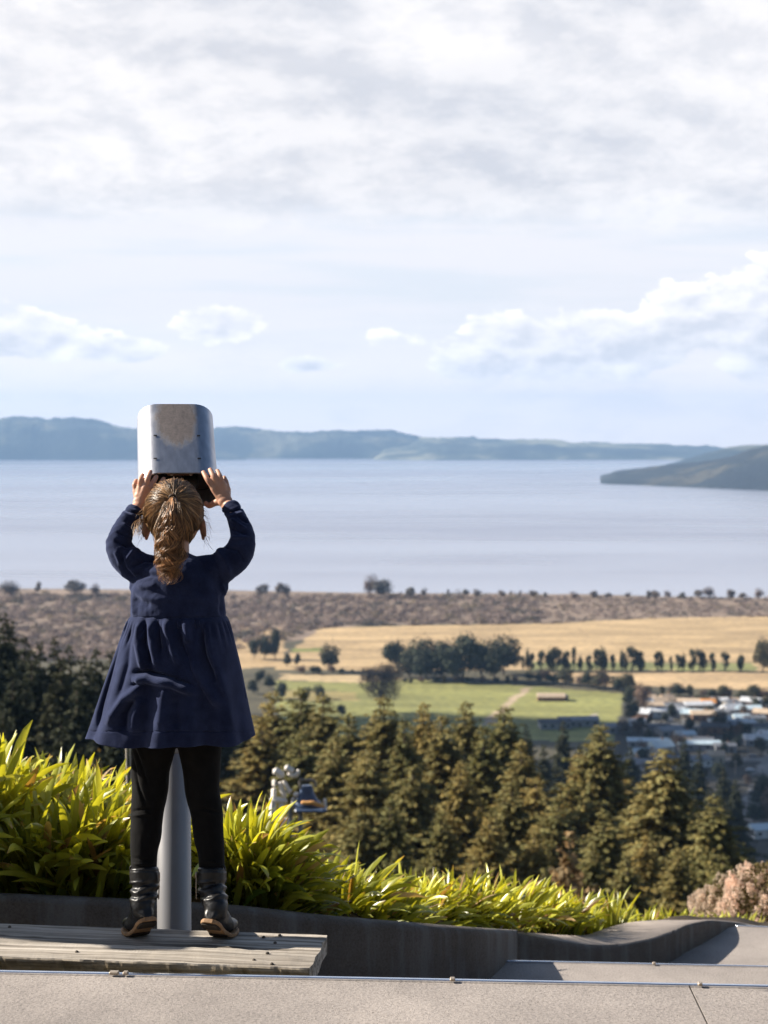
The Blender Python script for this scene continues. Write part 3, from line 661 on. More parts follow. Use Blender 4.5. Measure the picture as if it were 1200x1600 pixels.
def scrub():
    """leafless willow scrub between the fields and the lake: reads as one mass"""
    Vs, Qs, Cs, n = [], [], [], 0
    low = [(-900, 1034), (300, 1034), (380, 1012), (430, 1004), (490, 984), (560, 978), (860, 975), (1010, 967), (1200, 964), (1900, 958)]
    lx = [p[0] for p in low]; ly = [p[1] for p in low]
    rg = np.random.default_rng(3); cnt = 0
    while cnt < 4200:
        py = 682 + 150 * F / rg.uniform(1090, 1650) / 1.0; px = rg.uniform(-330, 1330)
        if py < 929 + px * .004 or py > np.interp(px, lx, ly): continue
        cnt += 1
        b = WZ(px, py, -150); r = rg.uniform(2.2, 5.2) * (0.62 if px > 850 else 1.0); h = r * rg.uniform(0.8, 1.35)
        dens = float(fbm(b.x / 60, b.y / 26, 91)); h *= 1 + dens * 1.6 + (rg.uniform() < .04) * .9
        h *= .8; r *= 1.15; m = 60; u = rnd_unit(m); u[:, 2] = np.abs(u[:, 2]); q = rg.uniform(.7, 1.05, (m, 1))
        C = np.array([b.x, b.y, -150.2]) + u * q * np.array([r, r, h]); nn = u + rnd_unit(m) * .6; nn /= np.linalg.norm(nn, axis=1)[:, None]
        V, Q = leaf_quads(C, nn, rg.uniform(.45, .9, m) * r * .17, 1.3)
        g = rg.uniform(.9, 1.1) * (1 + dens * .7); cc = np.array([.25, .192, .160]) * g
        t = float(fbm(b.x / 38 + 9, b.y / 17, 55))
        if t > .13: cc = np.array([.13, .112, .090]) * g
        elif rg.uniform() < .12: cc = np.array([.19, .15, .095]) * g
        Vs.append(V); Qs.append(Q + n); n += len(V); Cs.append(np.repeat(cc[None, :] * rg.uniform(.92, 1.08, (m, 1)), 4, 0))
    me = make_mesh('willow_scrub', np.concatenate(Vs), np.concatenate(Qs), np.concatenate(Cs))
    tag(link('willow_scrub', me, mat('willow_scrub', (1, 1, 1), None, rough=.95, attr=True, transl=.25)), 'pinkish brown leafless scrub between the tan fields and the lake', 'scrub', kind='stuff')
scrub()
def undergrowth():
    """low bush covering the slope between the conifers"""
    n = 60000; rg = np.random.default_rng(12)
    y = rg.uniform(14, 460, n) ** 1.0; y = 14 + (y - 14) ** 1.0; x = rg.uniform(-.3, .3, n) * (y + 25)
    z = gz(x, y); sz = 0.16 + y * 0.0042
    C = np.stack([x, y, z + rg.uniform(0, 1.4, n) * sz * 2.2], 1); nn = rnd_unit(n); nn[:, 2] = np.abs(nn[:, 2]) + .4; nn /= np.linalg.norm(nn, axis=1)[:, None]
    V, Q = leaf_quads(C, nn, sz * rg.uniform(.4, 1.2, n), 1.4)
    k = (1 + fbm(x / 6, y / 6, 4) * 1.5)[:, None] * np.array([[.032, .032, .015]]); k = np.clip(k, .008, 1)
    tag(link('undergrowth', make_mesh('undergrowth', V, Q, np.repeat(k, 4, 0)), mat('undergrowth', (1, 1, 1), None, rough=.95, attr=True, transl=.15)), 'dark low bushes covering the slope between the conifers', 'undergrowth', kind='stuff')
undergrowth()

# ------------------------------------------------------------------ town and farm buildings in the valley
def buildings():
    wm = {'white': mat('white_boards', (.62, .62, .60), (.72, .71, .69), .5, .7), 'cream': mat('cream_boards', (.50, .43, .33), (.60, .52, .41), .5, .7), 'grey': mat('grey_boards', (.22, .22, .23), (.30, .30, .31), .5, .7),
          'brick': mat('brown_bricks', (.20, .12, .08), (.28, .17, .12), 2, .8)}
    rm = {'white': mat('white_iron', (.50, .51, .53), (.64, .65, .67), .4, .45), 'pale blue': mat('blue_iron', (.42, .52, .58), (.50, .60, .66), .4, .45), 'grey': mat('grey_iron', (.16, .165, .18), (.24, .245, .26), .4, .5),
          'tan': mat('tan_tiles', (.46, .35, .25), (.56, .44, .32), .6, .7), 'dark': mat('dark_iron', (.06, .06, .065), (.09, .09, .095), .4, .6), 'orange': mat('orange_tiles', (.62, .27, .08), (.72, .34, .12), .6, .6)}
    glass = mat('house_glass', (.03, .035, .04), None, rough=.1, spec=.6); doorm = mat('house_door', (.10, .06, .04), None, rough=.5)
    rows = [  # px, py of the foot, width m, depth m, wall height, rotation, roof, wall, pitch
        (1018, 1112, 14, 8, 3.2, .1, 'tan', 'cream', .30), (1035, 1122, 24, 9, 3.6, .05, 'white', 'white', .22), (995, 1134, 9, 6, 2.6, .1, 'white', 'white', .2), (1078, 1106, 12, 8, 3.2, -.15, 'tan', 'cream', .3),
        (1092, 1111, 15, 8, 3.2, .2, 'white', 'cream', .28), (1108, 1107, 7, 6, 3.0, .1, 'orange', 'white', .5), (1126, 1104, 9, 7, 3.0, -.2, 'white', 'white', .35), (1146, 1118, 11, 8, 3.2, .45, 'white', 'white', .5),
        (1170, 1118, 14, 8, 3.4, .1, 'pale blue', 'white', .3), (1192, 1106, 12, 8, 3.2, .1, 'white', 'cream', .3), (1162, 1138, 10, 7, 3.0, -.1, 'pale blue', 'grey', .3), (1100, 1127, 12, 9, 3.4, .0, 'tan', 'brick', .3),
        (1053, 1112, 10, 7, 3, .2, 'grey', 'cream', .3), (1030, 1148, 12, 8, 3.2, .3, 'dark', 'grey', .3), (1014, 1170, 19, 9, 3.4, -.12, 'pale blue', 'grey', .2), (1048, 1152, 13, 8, 3.2, .4, 'grey', 'grey', .35),
        (1072, 1158, 9, 7, 3.0, .2, 'pale blue', 'white', .35), (1094, 1174, 20, 9, 3.4, -.05, 'pale blue', 'grey', .2), (1134, 1176, 10, 7, 3, .05, 'grey', 'grey', .25), (1180, 1132, 11, 7, 3, .2, 'grey', 'cream', .3), (1196, 1146, 13, 8, 3, .1, 'dark', 'white', .3),
        (1120, 1146, 14, 9, 3.2, -.2, 'dark', 'brick', .3), (1090, 1200, 12, 8, 3.2, .5, 'grey', 'white', .35), (1000, 1205, 13, 8, 3.2, -.5, 'grey', 'grey', .35), (1060, 1196, 11, 8, 3.2, .2, 'dark', 'grey', .3), (905, 1136, 20, 9, 3.4, .1, 'grey', 'grey', .25),
        (868, 1140, 16, 9, 3.4, .1, 'dark', 'grey', .25), (1160, 1104, 8, 7, 3, .1, 'tan', 'cream', .3), (965, 1146, 12, 8, 3.2, .3, 'grey', 'grey', .3), (1200, 1310, 12, 8, 3.2, .2, 'pale blue', 'white', .3)]
    rt = random.Random(21); fl = [(px, py) for px, py, *_ in rows]
    while len(rows) < 56:
        px, py = rt.uniform(1000, 1204), rt.choice([rt.uniform(1101, 1125), rt.uniform(1120, 1212)])
        if min(abs(px - a) + 2.2 * abs(py - b) for a, b in fl) < 17 or (px > 1140 and py > 1172): continue
        fl.append((px, py)); rows.append((px, py, rt.uniform(7, 12), rt.uniform(6, 8), rt.uniform(2.8, 3.4), rt.uniform(-.6, .6), rt.choice(['white', 'pale blue', 'grey', 'tan', 'dark', 'white', 'grey']), rt.choice(['white', 'cream', 'grey', 'brick']), rt.uniform(.3, .6)))
    rows.sort(key=lambda r: r[0])
    seen = {}
    for (px, py, w, d, h, rz, rf, wl, pitch) in rows:
        p = WZ(px, py, -150); k = (rf, wl); seen[k] = seen.get(k, 0) + 1
        tot = sum(1 for r in rows if (r[6], r[7]) == k)
        lab = f'{wl} walled house with a {rf} roof' + (f', {nth(seen[k])} such house from the left' if tot > 1 else ' in the valley town')
        r = empty('house', (p.x, p.y + d / 2, -150), lab, 'house', 'houses of the valley town'); r.rotation_euler.z = rz
        b = MB(); b.box((0, 0, h / 2), (w, d, h)); b.build('wall', wm[wl], r, False)
        rh = d / 2 * pitch * 1.4; o = .45; m = MB(); X, Y_ = w / 2 + o, d / 2 + o; t = .18
        vs = [(-X, -Y_, h + .01), (X, -Y_, h + .01), (X, Y_, h + .01), (-X, Y_, h + .01), (-X, -Y_, h + t), (X, -Y_, h + t), (X, Y_, h + t), (-X, Y_, h + t), (-X, 0, h + rh), (X, 0, h + rh)]
        m.add(vs, [(0, 3, 2, 1), (0, 1, 5, 4), (2, 3, 7, 6), (4, 5, 9, 8), (6, 7, 8, 9), ], [(4, 8, 7), (5, 6, 9)]); m.add([vs[i] for i in (0, 4, 7, 3, 1, 2, 6, 5)], [(0, 1, 2, 3), (4, 5, 6, 7)])
        ro = m.build('roof', rm[rf], r, False)
        if w < 13: c = MB(); c.box((w * .2, d * .12, h + rh + .2), (.7, .7, 1.3)); c.build('chimney', wm['brick'], ro, False)
        nw = max(2, int(w / 4)); 
        for i in range(nw):
            x = (i + .5) / nw * w - w / 2; q = MB()
            if i == nw // 2: q.box((x, -d / 2 - .01, 1.05), (1.0, .12, 2.1)); q.build('door', doorm, r, False)
            else: q.box((x, -d / 2 - .01, h * .55), (1.5, .1, 1.1)); q.build('window', glass, r, False)
    # long low shed on the green field
    p = WZ(863, 1094, -150); r = empty('farm_shed', (p.x, p.y, -150), 'long low tan roofed shed with a dark end, alone on the green field', 'shed'); r.rotation_euler.z = -.03
    m = MB(); m.box((0, 0, 1.1), (17, 7, 2.2)); m.build('wall', wm['brick'], r, False)
    m = MB(); 
    prof = [(-4 + 8 * t, 2.21 + 1.9 * math.sin(math.pi * t)) for t in np.linspace(0, 1, 11)]
    vs = [(-8.8, a, b) for a, b in prof] + [(7.2, a, b) for a, b in prof]; n = 11
    m.add(vs, [(i, n + i, n + i + 1, i + 1) for i in range(n - 1)] + [(0, n - 1, 2 * n - 1, n)]); m.add([vs[i] for i in range(n)] + [vs[n + i] for i in range(n)], [], [(0, i + 1, i) for i in range(1, n - 1)] + [(n, n + i, n + i + 1) for i in range(1, n - 1)])
    m.build('roof', rm['tan'], r, False)
    m = MB(); m.box((8.0, 0, 1.5), (1.8, 7.6, 3.0)); m.build('open_end', rm['dark'], r, False)
    p = WZ(930, 1130, -150); r = empty('van', (p.x, p.y, -150), 'small white van parked on the shaded part of the green field', 'van'); r.rotation_euler.z = 1.2
    m = MB(); m.box((0, 0, 1.45), (5.4, 2.0, 2.1), bev=.25); m.build('body', rm['white'], r, False)
    for sx in (-1.7, 1.7):
        for sy in (-1, 1): m = MB(); m.tube([(sx, sy * .8, .38), (sx, sy * 1.03, .38)], [.38, .38], 12); m.build('wheel', rm['dark'], r, False)
    m = MB(); m.box((2.69, 0, 1.8), (.08, 1.6, .7)); m.build('windscreen', glass, r, False)
    rr = random.Random(4)
    for i, (px, py) in enumerate([(1046, 1127), (1010, 1141), (1112, 1116), (1150, 1128), (1186, 1162), (1024, 1181), (1176, 1183), (1172, 1205), (1146, 1292), (1196, 1306), (1165, 1303), (1176, 1240)]):
        p = WZ(px, py, -150); c = rr.choice(['white', 'pale blue', 'grey'])
        r = empty('parked_car', (p.x, p.y, -150), f'tiny {c} car parked in the town, {nth(i+1)} in order from far to near', 'car', 'cars parked in the town'); r.rotation_euler.z = rr.uniform(-.4, .4)
        m = MB(); m.box((0, 0, .65), (4.3, 1.8, .7), bev=.15); m.box((-.2, 0, 1.2), (2.3, 1.5, .55), bev=.2); m.build('body', rm[c], r, False)
        for sx in (-1.4, 1.4):
            for sy in (-1, 1): m = MB(); m.tube([(sx, sy * .75, .33), (sx, sy * .92, .33)], [.33, .33], 10); m.build('wheel', rm['dark'], r, False)
    for i, (px, pt, pf) in enumerate([(1133, 1215, 1262), (1168, 1140, 1190), (1020, 1098, 1118), (1149, 1188, 1228)]):
        b = WZ(px, pf, -150); t = W(px, pt, b.y); H = t.z + 150
        r = empty('power_pole', (b.x, b.y, -150), f'thin grey power pole in the valley town, {nth([3,5,1,4][i]) if 0 else nth([2,4,1,3][i])} from the left', 'pole', 'power poles of the town')
        m = MB(); m.tube([(0, 0, 0), (0, 0, H)], [.16, .12], 8); m.build('post', rm['grey'], r, False); m = MB(); m.box((0, -.18, H - .6), (2.2, .12, .14)); m.build('crossarm', rm['grey'], r, False)
buildings()

def shade_cloud():
    """a broad cloud added out of view high to the left, shaped so its shade lies over the town and the near half of the green field"""
    mt = mat('shade_cloud', (.85, .86, .88), None, rough=1.0, spec=0)
    def at(x, y, zz=-150, k=1450): q = Vector((x, y, zz)) + SUNV * k; return q
    mb = MB(); rr = random.Random(8)
    pts = [(x, y) for x in range(-190, 460, 75) for y in range(540, 830, 70)]
    for (x, y) in pts:
        c = at(x + rr.uniform(-18, 18), min(y + rr.uniform(-14, 14), 1e4)); s = rr.uniform(48, 62)
        V, Q, T_ = ellipsoid(c + Vector((0, 0, rr.uniform(0, 22))), (s, s * .62, s * .42), None, 14, 9); mb.add(V, Q, T_)
    # rim shaped to place the shade's north edge: about 905 m out
    for x in range(-190, 460, 40):
        c = at(x, 868 - 0.02 * x - 34 * float(sm(x, 70, 130))); V, Q, T_ = ellipsoid(c, (44, 24, 18), None, 14, 9); mb.add(V, Q, T_)
    me = remeshed(mb, 'shade_cloud', 9, 3)
    tag(link('shade_cloud', me, mt), kind='structure')
shade_cloud()

# ------------------------------------------------------------------ terraces, walls, ledge
def terraces():
    # near ledge: two slabs parted by a joint, metal trim along the back edge
    z1 = -1.235
    e = lambda px, py: WZ(px, py, z1)
    a, b = e(-500, 1512.5), e(1700, 1554.5); d = (b - a)
    def on(px):  # point of the back edge at a picture column
        t = (px + 500) / 2200; y = 1512.5 + 42 * t; return e(px, y)
    j0 = on(1078); j1 = WZ(1107, 1603, z1); jd = (j1 - j0).normalized(); j2 = j0 + jd * 2.4
    gap = Vector((.0022, 0, 0)); al = a + (a - b).normalized() * 2; br = b + (b - a).normalized() * 2
    near_l = Vector((al.x, -1.2, 0)); near_r = Vector((br.x, -1.2, 0)); jn = j0 + jd * ((j0.y + 1.2) / -jd.y)
    m = MB(); m.prism([(al.x, al.y), (near_l.x, -1.2), (jn.x - .002, -1.2), (j0.x - .002, j0.y)], z1 - .5, z1); tag(m.build('concrete_ledge', M['slab']), kind='structure')
    m = MB(); m.prism([(j0.x + .002, j0.y), (jn.x + .002, -1.2), (near_r.x, -1.2), (br.x, br.y)], z1 - .5, z1); tag(m.build('concrete_ledge', M['slab']), kind='structure')
    def trim(p, q, z, label, bolts, w=.012, hh=.05):
        t = (q - p).normalized(); nrm = Vector((-t.y, t.x, 0))
        ang = math.atan2(t.y, t.x); R = Matrix.Rotation(ang, 3, 'Z'); mid = (p + q) / 2; Ln = (q - p).length
        r = empty('metal_trim', (mid.x, mid.y, z), label, 'metal trim')
        m = MB(); c = Vector((mid.x, mid.y, z)) + nrm * (w / 2 + .001); m.box(c + Vector((0, 0, -hh / 2 + .006)), (Ln, w, hh), R, bev=.002); m.build('strip', M['alu'], r)
        for s_, sz in bolts:
            c = p + t * s_ + nrm * .003; m = MB(); m.box(Vector((c.x, c.y, z + .0075)), (sz, .016, .007), R, bev=.002); m.build('clip', M['bolt'], r)
    L0 = on(-500)
    dist = lambda px: (on(px) - al).length
    trim(al, br, z1, 'long bright metal strip along the back edge of the near concrete ledge', [(dist(178), .022), (dist(196), .012), (dist(707), .012), (dist(1094), .010)])
    # second terrace
    z2 = -1.90; f = lambda px, py: WZ(px, py, z2)
    A, B = f(742, 1502.5), f(1500, 1519); nl = f(683, 1550); n2 = Vector((nl.x - .3, 4.6, 0))
    m = MB(); m.prism([(A.x, A.y), (nl.x, nl.y), (n2.x, 4.3), (B.x + 1, 4.3), (B.x, B.y)], z2 - .8, z2); tag(m.build('terrace', M['slab']), kind='structure')
    trim(A, B, z2, 'metal strip along the back edge of the lower terrace at the right', [((f(1022, 1508.5) - A).length, .012)], .010, .04)
    # third terrace beyond
    z3 = -2.36; g = lambda px, py: WZ(px, py, z3)
    m = MB(); q = [g(1150, 1447), g(900, 1500), g(900, 1530), g(1700, 1530), g(1700, 1470)]; m.prism([(p.x, p.y) for p in q], z3 - .6, z3); tag(m.build('terrace', M['slab']), kind='structure')
    A3, B3 = g(1150, 1448), g(1700, 1471)
    trim(A3, B3, z3, 'short metal strip on the farthest terrace at the right edge', [], .010, .03)
    # track floor between the walls
    m = MB(); m.prism([(-6, 3.7), (6, 3.5), (6, 9.2), (-6, 6)], -2.9, -2.62); tag(m.build('track_floor', M['wall']), kind='structure')
    # retaining wall: top front edge in picture points
    def ribbon(name, front, back, zb, label):
        fr = spline(front, 8); bk = spline(back, 8); n = len(fr); V = []
        for i in range(n):
            p = W(fr[i][0], fr[i][1], fr[i][2]); q = W(bk[i][0], bk[i][1], bk[i][2])
            o = (q - p); o.z = 0; L = o.length; u = o / L
            rr = min(.018, L * .2)
            wob = fbm(np.array(i * .35), np.array(2.), 5) * .012
            p = p + Vector((0, float(wob), 0))
            V += [Vector((p.x, p.y, zb)), Vector((p.x, p.y, p.z - .30)) + Vector((0, float(wob), 0)), Vector((p.x, p.y, p.z - rr)), p + u * rr * .3 - Vector((0, 0, rr * .3)), p + u * rr, p.lerp(q, .5) + Vector((0, 0, .003)), q - u * rr, Vector((q.x, q.y, q.z - rr)), Vector((q.x, q.y, zb))]
        k = 9; Q = [(i * k + j, (i + 1) * k + j, (i + 1) * k + j + 1, i * k + j + 1) for i in range(n - 1) for j in range(k - 1)]
        Q += [(0, 1, 2, 3), (0, 3, 4, 8), (4, 5, 6, 7)] ; E = (n - 1) * k; Q += [(E + 3, E + 2, E + 1, E), (E + 8, E + 4, E + 3, E), (E + 7, E + 6, E + 5, E + 4)]
        me = make_mesh(name, V, np.array(Q), smooth=True)
        return tag(link(name, me, M['wall']), label, 'wall')
    global WALL1, WALL2
    front = [(-520, 1386, 4.80), (-250, 1392, 4.86), (0, 1401, 4.92), (200, 1410, 4.98), (365, 1420, 5.06), (500, 1435, 5.2), (640, 1447, 5.42), (740, 1455, 5.66), (782, 1458, 5.86), (806, 1459.5, 6.1)]
    back = [(x + 3, y - 8.5, D + .13) for x, y, D in front]
    WALL1 = ([f[0] for f in front], [W(*f).z for f in front], [f[2] for f in front])
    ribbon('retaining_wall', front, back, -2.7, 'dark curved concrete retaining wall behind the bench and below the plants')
    front = [(800, 1459, 6.55), (830, 1464, 6.62), (870, 1471, 6.74), (915, 1477, 6.9), (960, 1477, 7.05), (1010, 1469, 7.22), (1050, 1456, 7.4), (1080, 1445, 7.56), (1110, 1440, 7.72), (1145, 1443, 7.95), (1180, 1450, 8.2), (1260, 1462, 8.6)]
    back = [(796, 1453, 6.72), (835, 1456, 6.84), (880, 1459, 7.0), (915, 1459, 7.3), (945, 1449, 7.65), (980, 1440, 7.95), (1020, 1436, 8.15), (1065, 1436, 8.2), (1105, 1436, 8.2), (1150, 1439, 8.3), (1190, 1446, 8.45), (1270, 1458, 8.85)]
    WALL2 = ([f[0] for f in back], [W(*f).z for f in back], [f[2] for f in back])
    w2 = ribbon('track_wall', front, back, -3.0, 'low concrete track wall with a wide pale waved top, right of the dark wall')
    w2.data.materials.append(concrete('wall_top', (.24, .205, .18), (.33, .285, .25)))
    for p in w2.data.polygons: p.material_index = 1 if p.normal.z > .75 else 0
    # mortar wedge in the corner of the second terrace
    p0 = W(735, 1508, 5.98); p1 = W(762, 1493, 6.1); p2 = W(800, 1503, 6.12)
    m = MB(); m.add([p0, p1, p2, p0 - Vector((0, .25, .05)), p2 - Vector((0, .25, .02)), p1 + Vector((0, .1, -.4))], [(0, 3, 4, 2)], [(0, 2, 1), (0, 1, 5), (1, 2, 5)]); tag(m.build('mortar_wedge', M['slab']), 'small pale mortar wedge at the corner of the lower terrace', 'mortar')
    # planting bed behind the walls
    bed = [(-560, 1392, 4.95), (0, 1402, 5.05), (365, 1424, 5.2), (640, 1452, 5.6), (800, 1462, 6.6), (915, 1474, 7.2), (1000, 1462, 8.05), (1120, 1450, 8.35), (1300, 1465, 8.9)]
    bs = spline(bed, 6); V = []
    for r_ in bs:
        p = W(r_[0], r_[1] + 3, r_[2])
        for k, (dy, dz) in enumerate(((-.02, -.5), (0, -.03), (.45, -.06), (.9, -.22), (1.6, -.9), (3.2, -2.6))): V.append((p.x, p.y + dy, p.z + dz + random.uniform(-.01, .01) * (k > 1)))
    n = len(bs); Q = [(i * 6 + j, (i + 1) * 6 + j, (i + 1) * 6 + j + 1, i * 6 + j + 1) for i in range(n - 1) for j in range(5)]
    tag(link('planting_bed', make_mesh('planting_bed', V, np.array(Q)), M['soil']), kind='structure')
terraces()

def side_post():  # unseen post, added to throw the shade band across the bench
    m = MB(); m.box((-1.93, 4.32, -1.49), (.13, .15, 2.26), bev=.012); m.box((-1.93, 4.32, -.345), (.17, .19, .03), bev=.008)
    tag(m.build('shade_post', mat('post_wood', (.16, .13, .10), (.30, .26, .21), 5, .9, .4, stretch=(5, 5, .5))), 'unseen timber post added to shade the bench, beyond the left edge', 'post')
side_post()

# ------------------------------------------------------------------ strap leaved plants
def strap_plant(px, pytop, D, size, n, label, seed, dead=.05, spread=1.0):
    rg = np.random.default_rng(seed); top = W(px, pytop, D); Hh = .95 * size; base = Vector((top.x, top.y, top.z - Hh))
    S = 9; Vs, Cs = [], []; n = int(n * (2.9 if D > 6 else 2.1)); kept = 0; w1 = D < 6.45; FX, FT, FD = (WALL1 if w1 else WALL2)
    for i in range(n):
        # leaves grow in fans at several heights of the cushion
        hq = rg.uniform(0, 1) ** .8; az = rg.uniform(0, 2 * math.pi); low = i % 4 == 0
        r0 = size * .30 * math.sqrt(rg.uniform()) * (1.1 - .5 * hq) * spread; p = np.array([math.cos(az) * r0 * 1.5, math.sin(az) * r0, hq * .55 * size])
        el = rad(rg.uniform(5, 50)) if low else rad(rg.uniform(22, 92)); fine = D > 6; L = size * rg.uniform(.42, .72) * (1.1 if low else 1) * (.85 if size > .45 else 1.0); w = rg.uniform(.0085, .0135) * (.65 + .75 * size) * (.78 if fine else 1)
        if low: p[2] *= .35
        az2 = az + rg.uniform(-.9, .9); curl = rg.uniform(.3, 1.9) * (1.4 if low else 1.0); pts = []; e = el
        tw = rg.uniform(-1.3, 1.3); hd = np.array([math.cos(az2), math.sin(az2), 0]); sd0 = np.array([-math.sin(az2), math.cos(az2), 0])
        for k in range(S):
            t = k / (S - 1); d = hd * math.cos(e) + np.array([0, 0, math.sin(e)]); nrm = -hd * math.sin(e) + np.array([0, 0, math.cos(e)])
            a = tw * t + tw * .3; sd = sd0 * math.cos(a) + nrm * math.sin(a); nn = np.cross(sd, d)
            ww = w * (min(1, t * 4 + .5)) * (1 - max(0, (t - .62) / .38) ** 3.0 * .92)
            pts.append((p.copy(), sd * ww, nn * ww * .30)); p = p + d * (L / (S - 1)); e -= curl * (L / (S - 1)) / size * (t + .15) * 2.2
        wp = np.array([q for q, _, _ in pts]) + np.array(base); ppx = 600 + F * wp[:, 0] / wp[:, 1]
        zt = np.interp(ppx, FX, FT); yt = np.interp(ppx, FX, FD)
        if ((wp[:, 1] < yt + .16) & (wp[:, 2] < zt + .006)).any(): continue
        kept += 1
        for q, s_, u in pts: Vs += [q - s_, q - u, q + s_]
        r = rg.uniform()
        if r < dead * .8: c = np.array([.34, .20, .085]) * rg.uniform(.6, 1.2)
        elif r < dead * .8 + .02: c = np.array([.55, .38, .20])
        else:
            y = np.clip(rg.uniform() * .7 + hq * .45 - .1, 0, 1); c = np.array([.052, .090, .014]) * (1 - y) + np.array([.66, .66, .085]) * y; c = c * rg.uniform(.7, 1.25)  # shading painted in: leaves darker low in the cushion, brighter on top
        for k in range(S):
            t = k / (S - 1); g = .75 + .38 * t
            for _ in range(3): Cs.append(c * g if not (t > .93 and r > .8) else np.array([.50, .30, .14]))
    V = np.array(Vs) + np.array(base); n = kept; idx = (np.arange(n * S * 3)).reshape(n, S, 3); Q = []
    for j in (0, 1): Q.append(np.stack([idx[:, :-1, j], idx[:, :-1, j + 1], idx[:, 1:, j + 1], idx[:, 1:, j]], -1).reshape(-1, 4))
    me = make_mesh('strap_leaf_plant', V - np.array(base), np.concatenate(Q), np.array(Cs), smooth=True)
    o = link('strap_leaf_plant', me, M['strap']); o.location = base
    return tag(o, label, 'plant', 'strap-leaved plants behind the wall')
def plants():
    M['strap'] = mat('strap_leaf', (.85, .85, .85), (1.12, 1.1, 1.0), 9, .32, attr=True, transl=.38, spec=.8, tcol=(1.3, 1.15, .4))
    rows = [  # px, top row, distance, leaf size, leaves, label
        (-230, 1060, 5.1, .7, 320, 'very tall strap-leaved plant beyond the left edge, nearest the bench'), (-370, 1010, 4.75, .75, 320, 'very tall strap-leaved plant beyond the left edge, farthest out'),
        (-60, 1110, 5.35, .62, 300, 'lush yellow green strap-leaved plant, tallest, at the left edge of the photo'), (-170, 1120, 5.2, .55, 200, 'strap-leaved plant just past the left edge'),
        (20, 1135, 5.55, .60, 300, 'tall strap-leaved plant, second in from the left edge, behind the wall'), (60, 1172, 5.25, .55, 280, 'strap-leaved plant with drooping dark lower leaves over the wall, left of the boots'),
        (115, 1172, 5.6, .55, 280, 'sunlit strap-leaved plant under the left corner of the skirt'), (150, 1205, 5.3, .50, 260, 'strap-leaved plant close to the left leg'), (195, 1212, 5.6, .5, 260, 'strap-leaved plant directly behind the left knee'),
        (240, 1230, 5.5, .46, 220, 'strap-leaved plant behind the metal pole'), (300, 1240, 5.5, .46, 220, 'strap-leaved plant behind the right knee'), (350, 1238, 5.5, .46, 260, 'strap-leaved plant just right of the right leg'),
        (378, 1256, 5.4, .40, 280, 'dark green strap-leaved plant with one tall pale leaf, right of the leg'), (408, 1300, 5.45, .36, 260, 'shaded strap-leaved plant with dead brown leaves at its foot'),
        (475, 1315, 5.85, .42, 260, 'bright yellow strap-leaved plant below the white swing-like figure'), (520, 1325, 5.8, .42, 260, 'yellow green strap-leaved plant, second right of the shaded one'),
        (560, 1350, 5.9, .40, 260, 'strap-leaved plant with drooping dark skirt above the middle of the wall'), (600, 1375, 6.1, .36, 220, 'low strap-leaved plant where the hedge dips'),
        (640, 1378, 6.35, .36, 240, 'strap-leaved plant below the two thin stakes'), (690, 1376, 6.5, .37, 240, 'strap-leaved plant just right of the thin stakes'), (735, 1380, 6.6, .37, 240, 'sunlit strap-leaved plant left of the tall pointed leaf'),
        (780, 1374, 6.75, .38, 240, 'strap-leaved plant with the tallest pointed leaf of the right hedge'), (825, 1386, 6.85, .36, 240, 'strap-leaved plant above the notch in the wall'), (868, 1394, 7.0, .36, 220, 'strap-leaved plant left of the dry brown conifer'),
        (912, 1398, 7.25, .36, 220, 'strap-leaved plant right in front of the dry brown conifer'), (955, 1404, 7.6, .36, 220, 'last full strap-leaved plant before the waved wall top'), (1000, 1418, 8.3, .34, 160, 'low strap-leaved plant behind the waved wall top, at its left'),
        (1050, 1424, 8.6, .32, 160, 'low strap-leaved plant behind the middle of the waved wall top'), (1100, 1428, 8.7, .32, 160, 'low strap-leaved plant in front of the pink fluffy shrub'), (1150, 1432, 8.8, .34, 160, 'low strap-leaved plant at the right end of the waved wall top'), (1200, 1440, 9.0, .34, 160, 'low strap-leaved plant at the right edge of the photo'),
    ]
    for i, (px, py, D, s, n, lab) in enumerate(rows):
        if px > 790: D += .45; py += 12
        elif 375 < px < 430: py += 26
        elif 430 <= px < 500: py += 62
        elif 360 < px < 640: py += 34
        elif px < 80: py += 62
        elif px <= 360: py += 34
        else: py += 10
        strap_plant(px, py, D, s, n, lab, 40 + i, dead=.05 if i != 11 else .14)
        # a second plant behind keeps the hedge thick
    back = [(0, 1130, 5.95), (90, 1180, 5.9), (165, 1215, 5.95), (270, 1248, 5.9), (400, 1282, 5.85), (500, 1345, 6.2), (585, 1385, 6.4), (665, 1390, 6.85), (760, 1390, 7.1), (845, 1402, 7.5), (930, 1410, 7.9), (1020, 1430, 8.9), (1125, 1436, 9.1)]
    for i, (px, py, D) in enumerate(back):
        if px > 790: D += .4; py += 12
        elif 360 < px < 640: py += 50
        elif px < 60: py += 44
        else: py += 24
        strap_plant(px, py, D, .42, 150, f'strap-leaved plant in the back row of the hedge, {nth(i+1)} from the left', 90 + i)
plants()

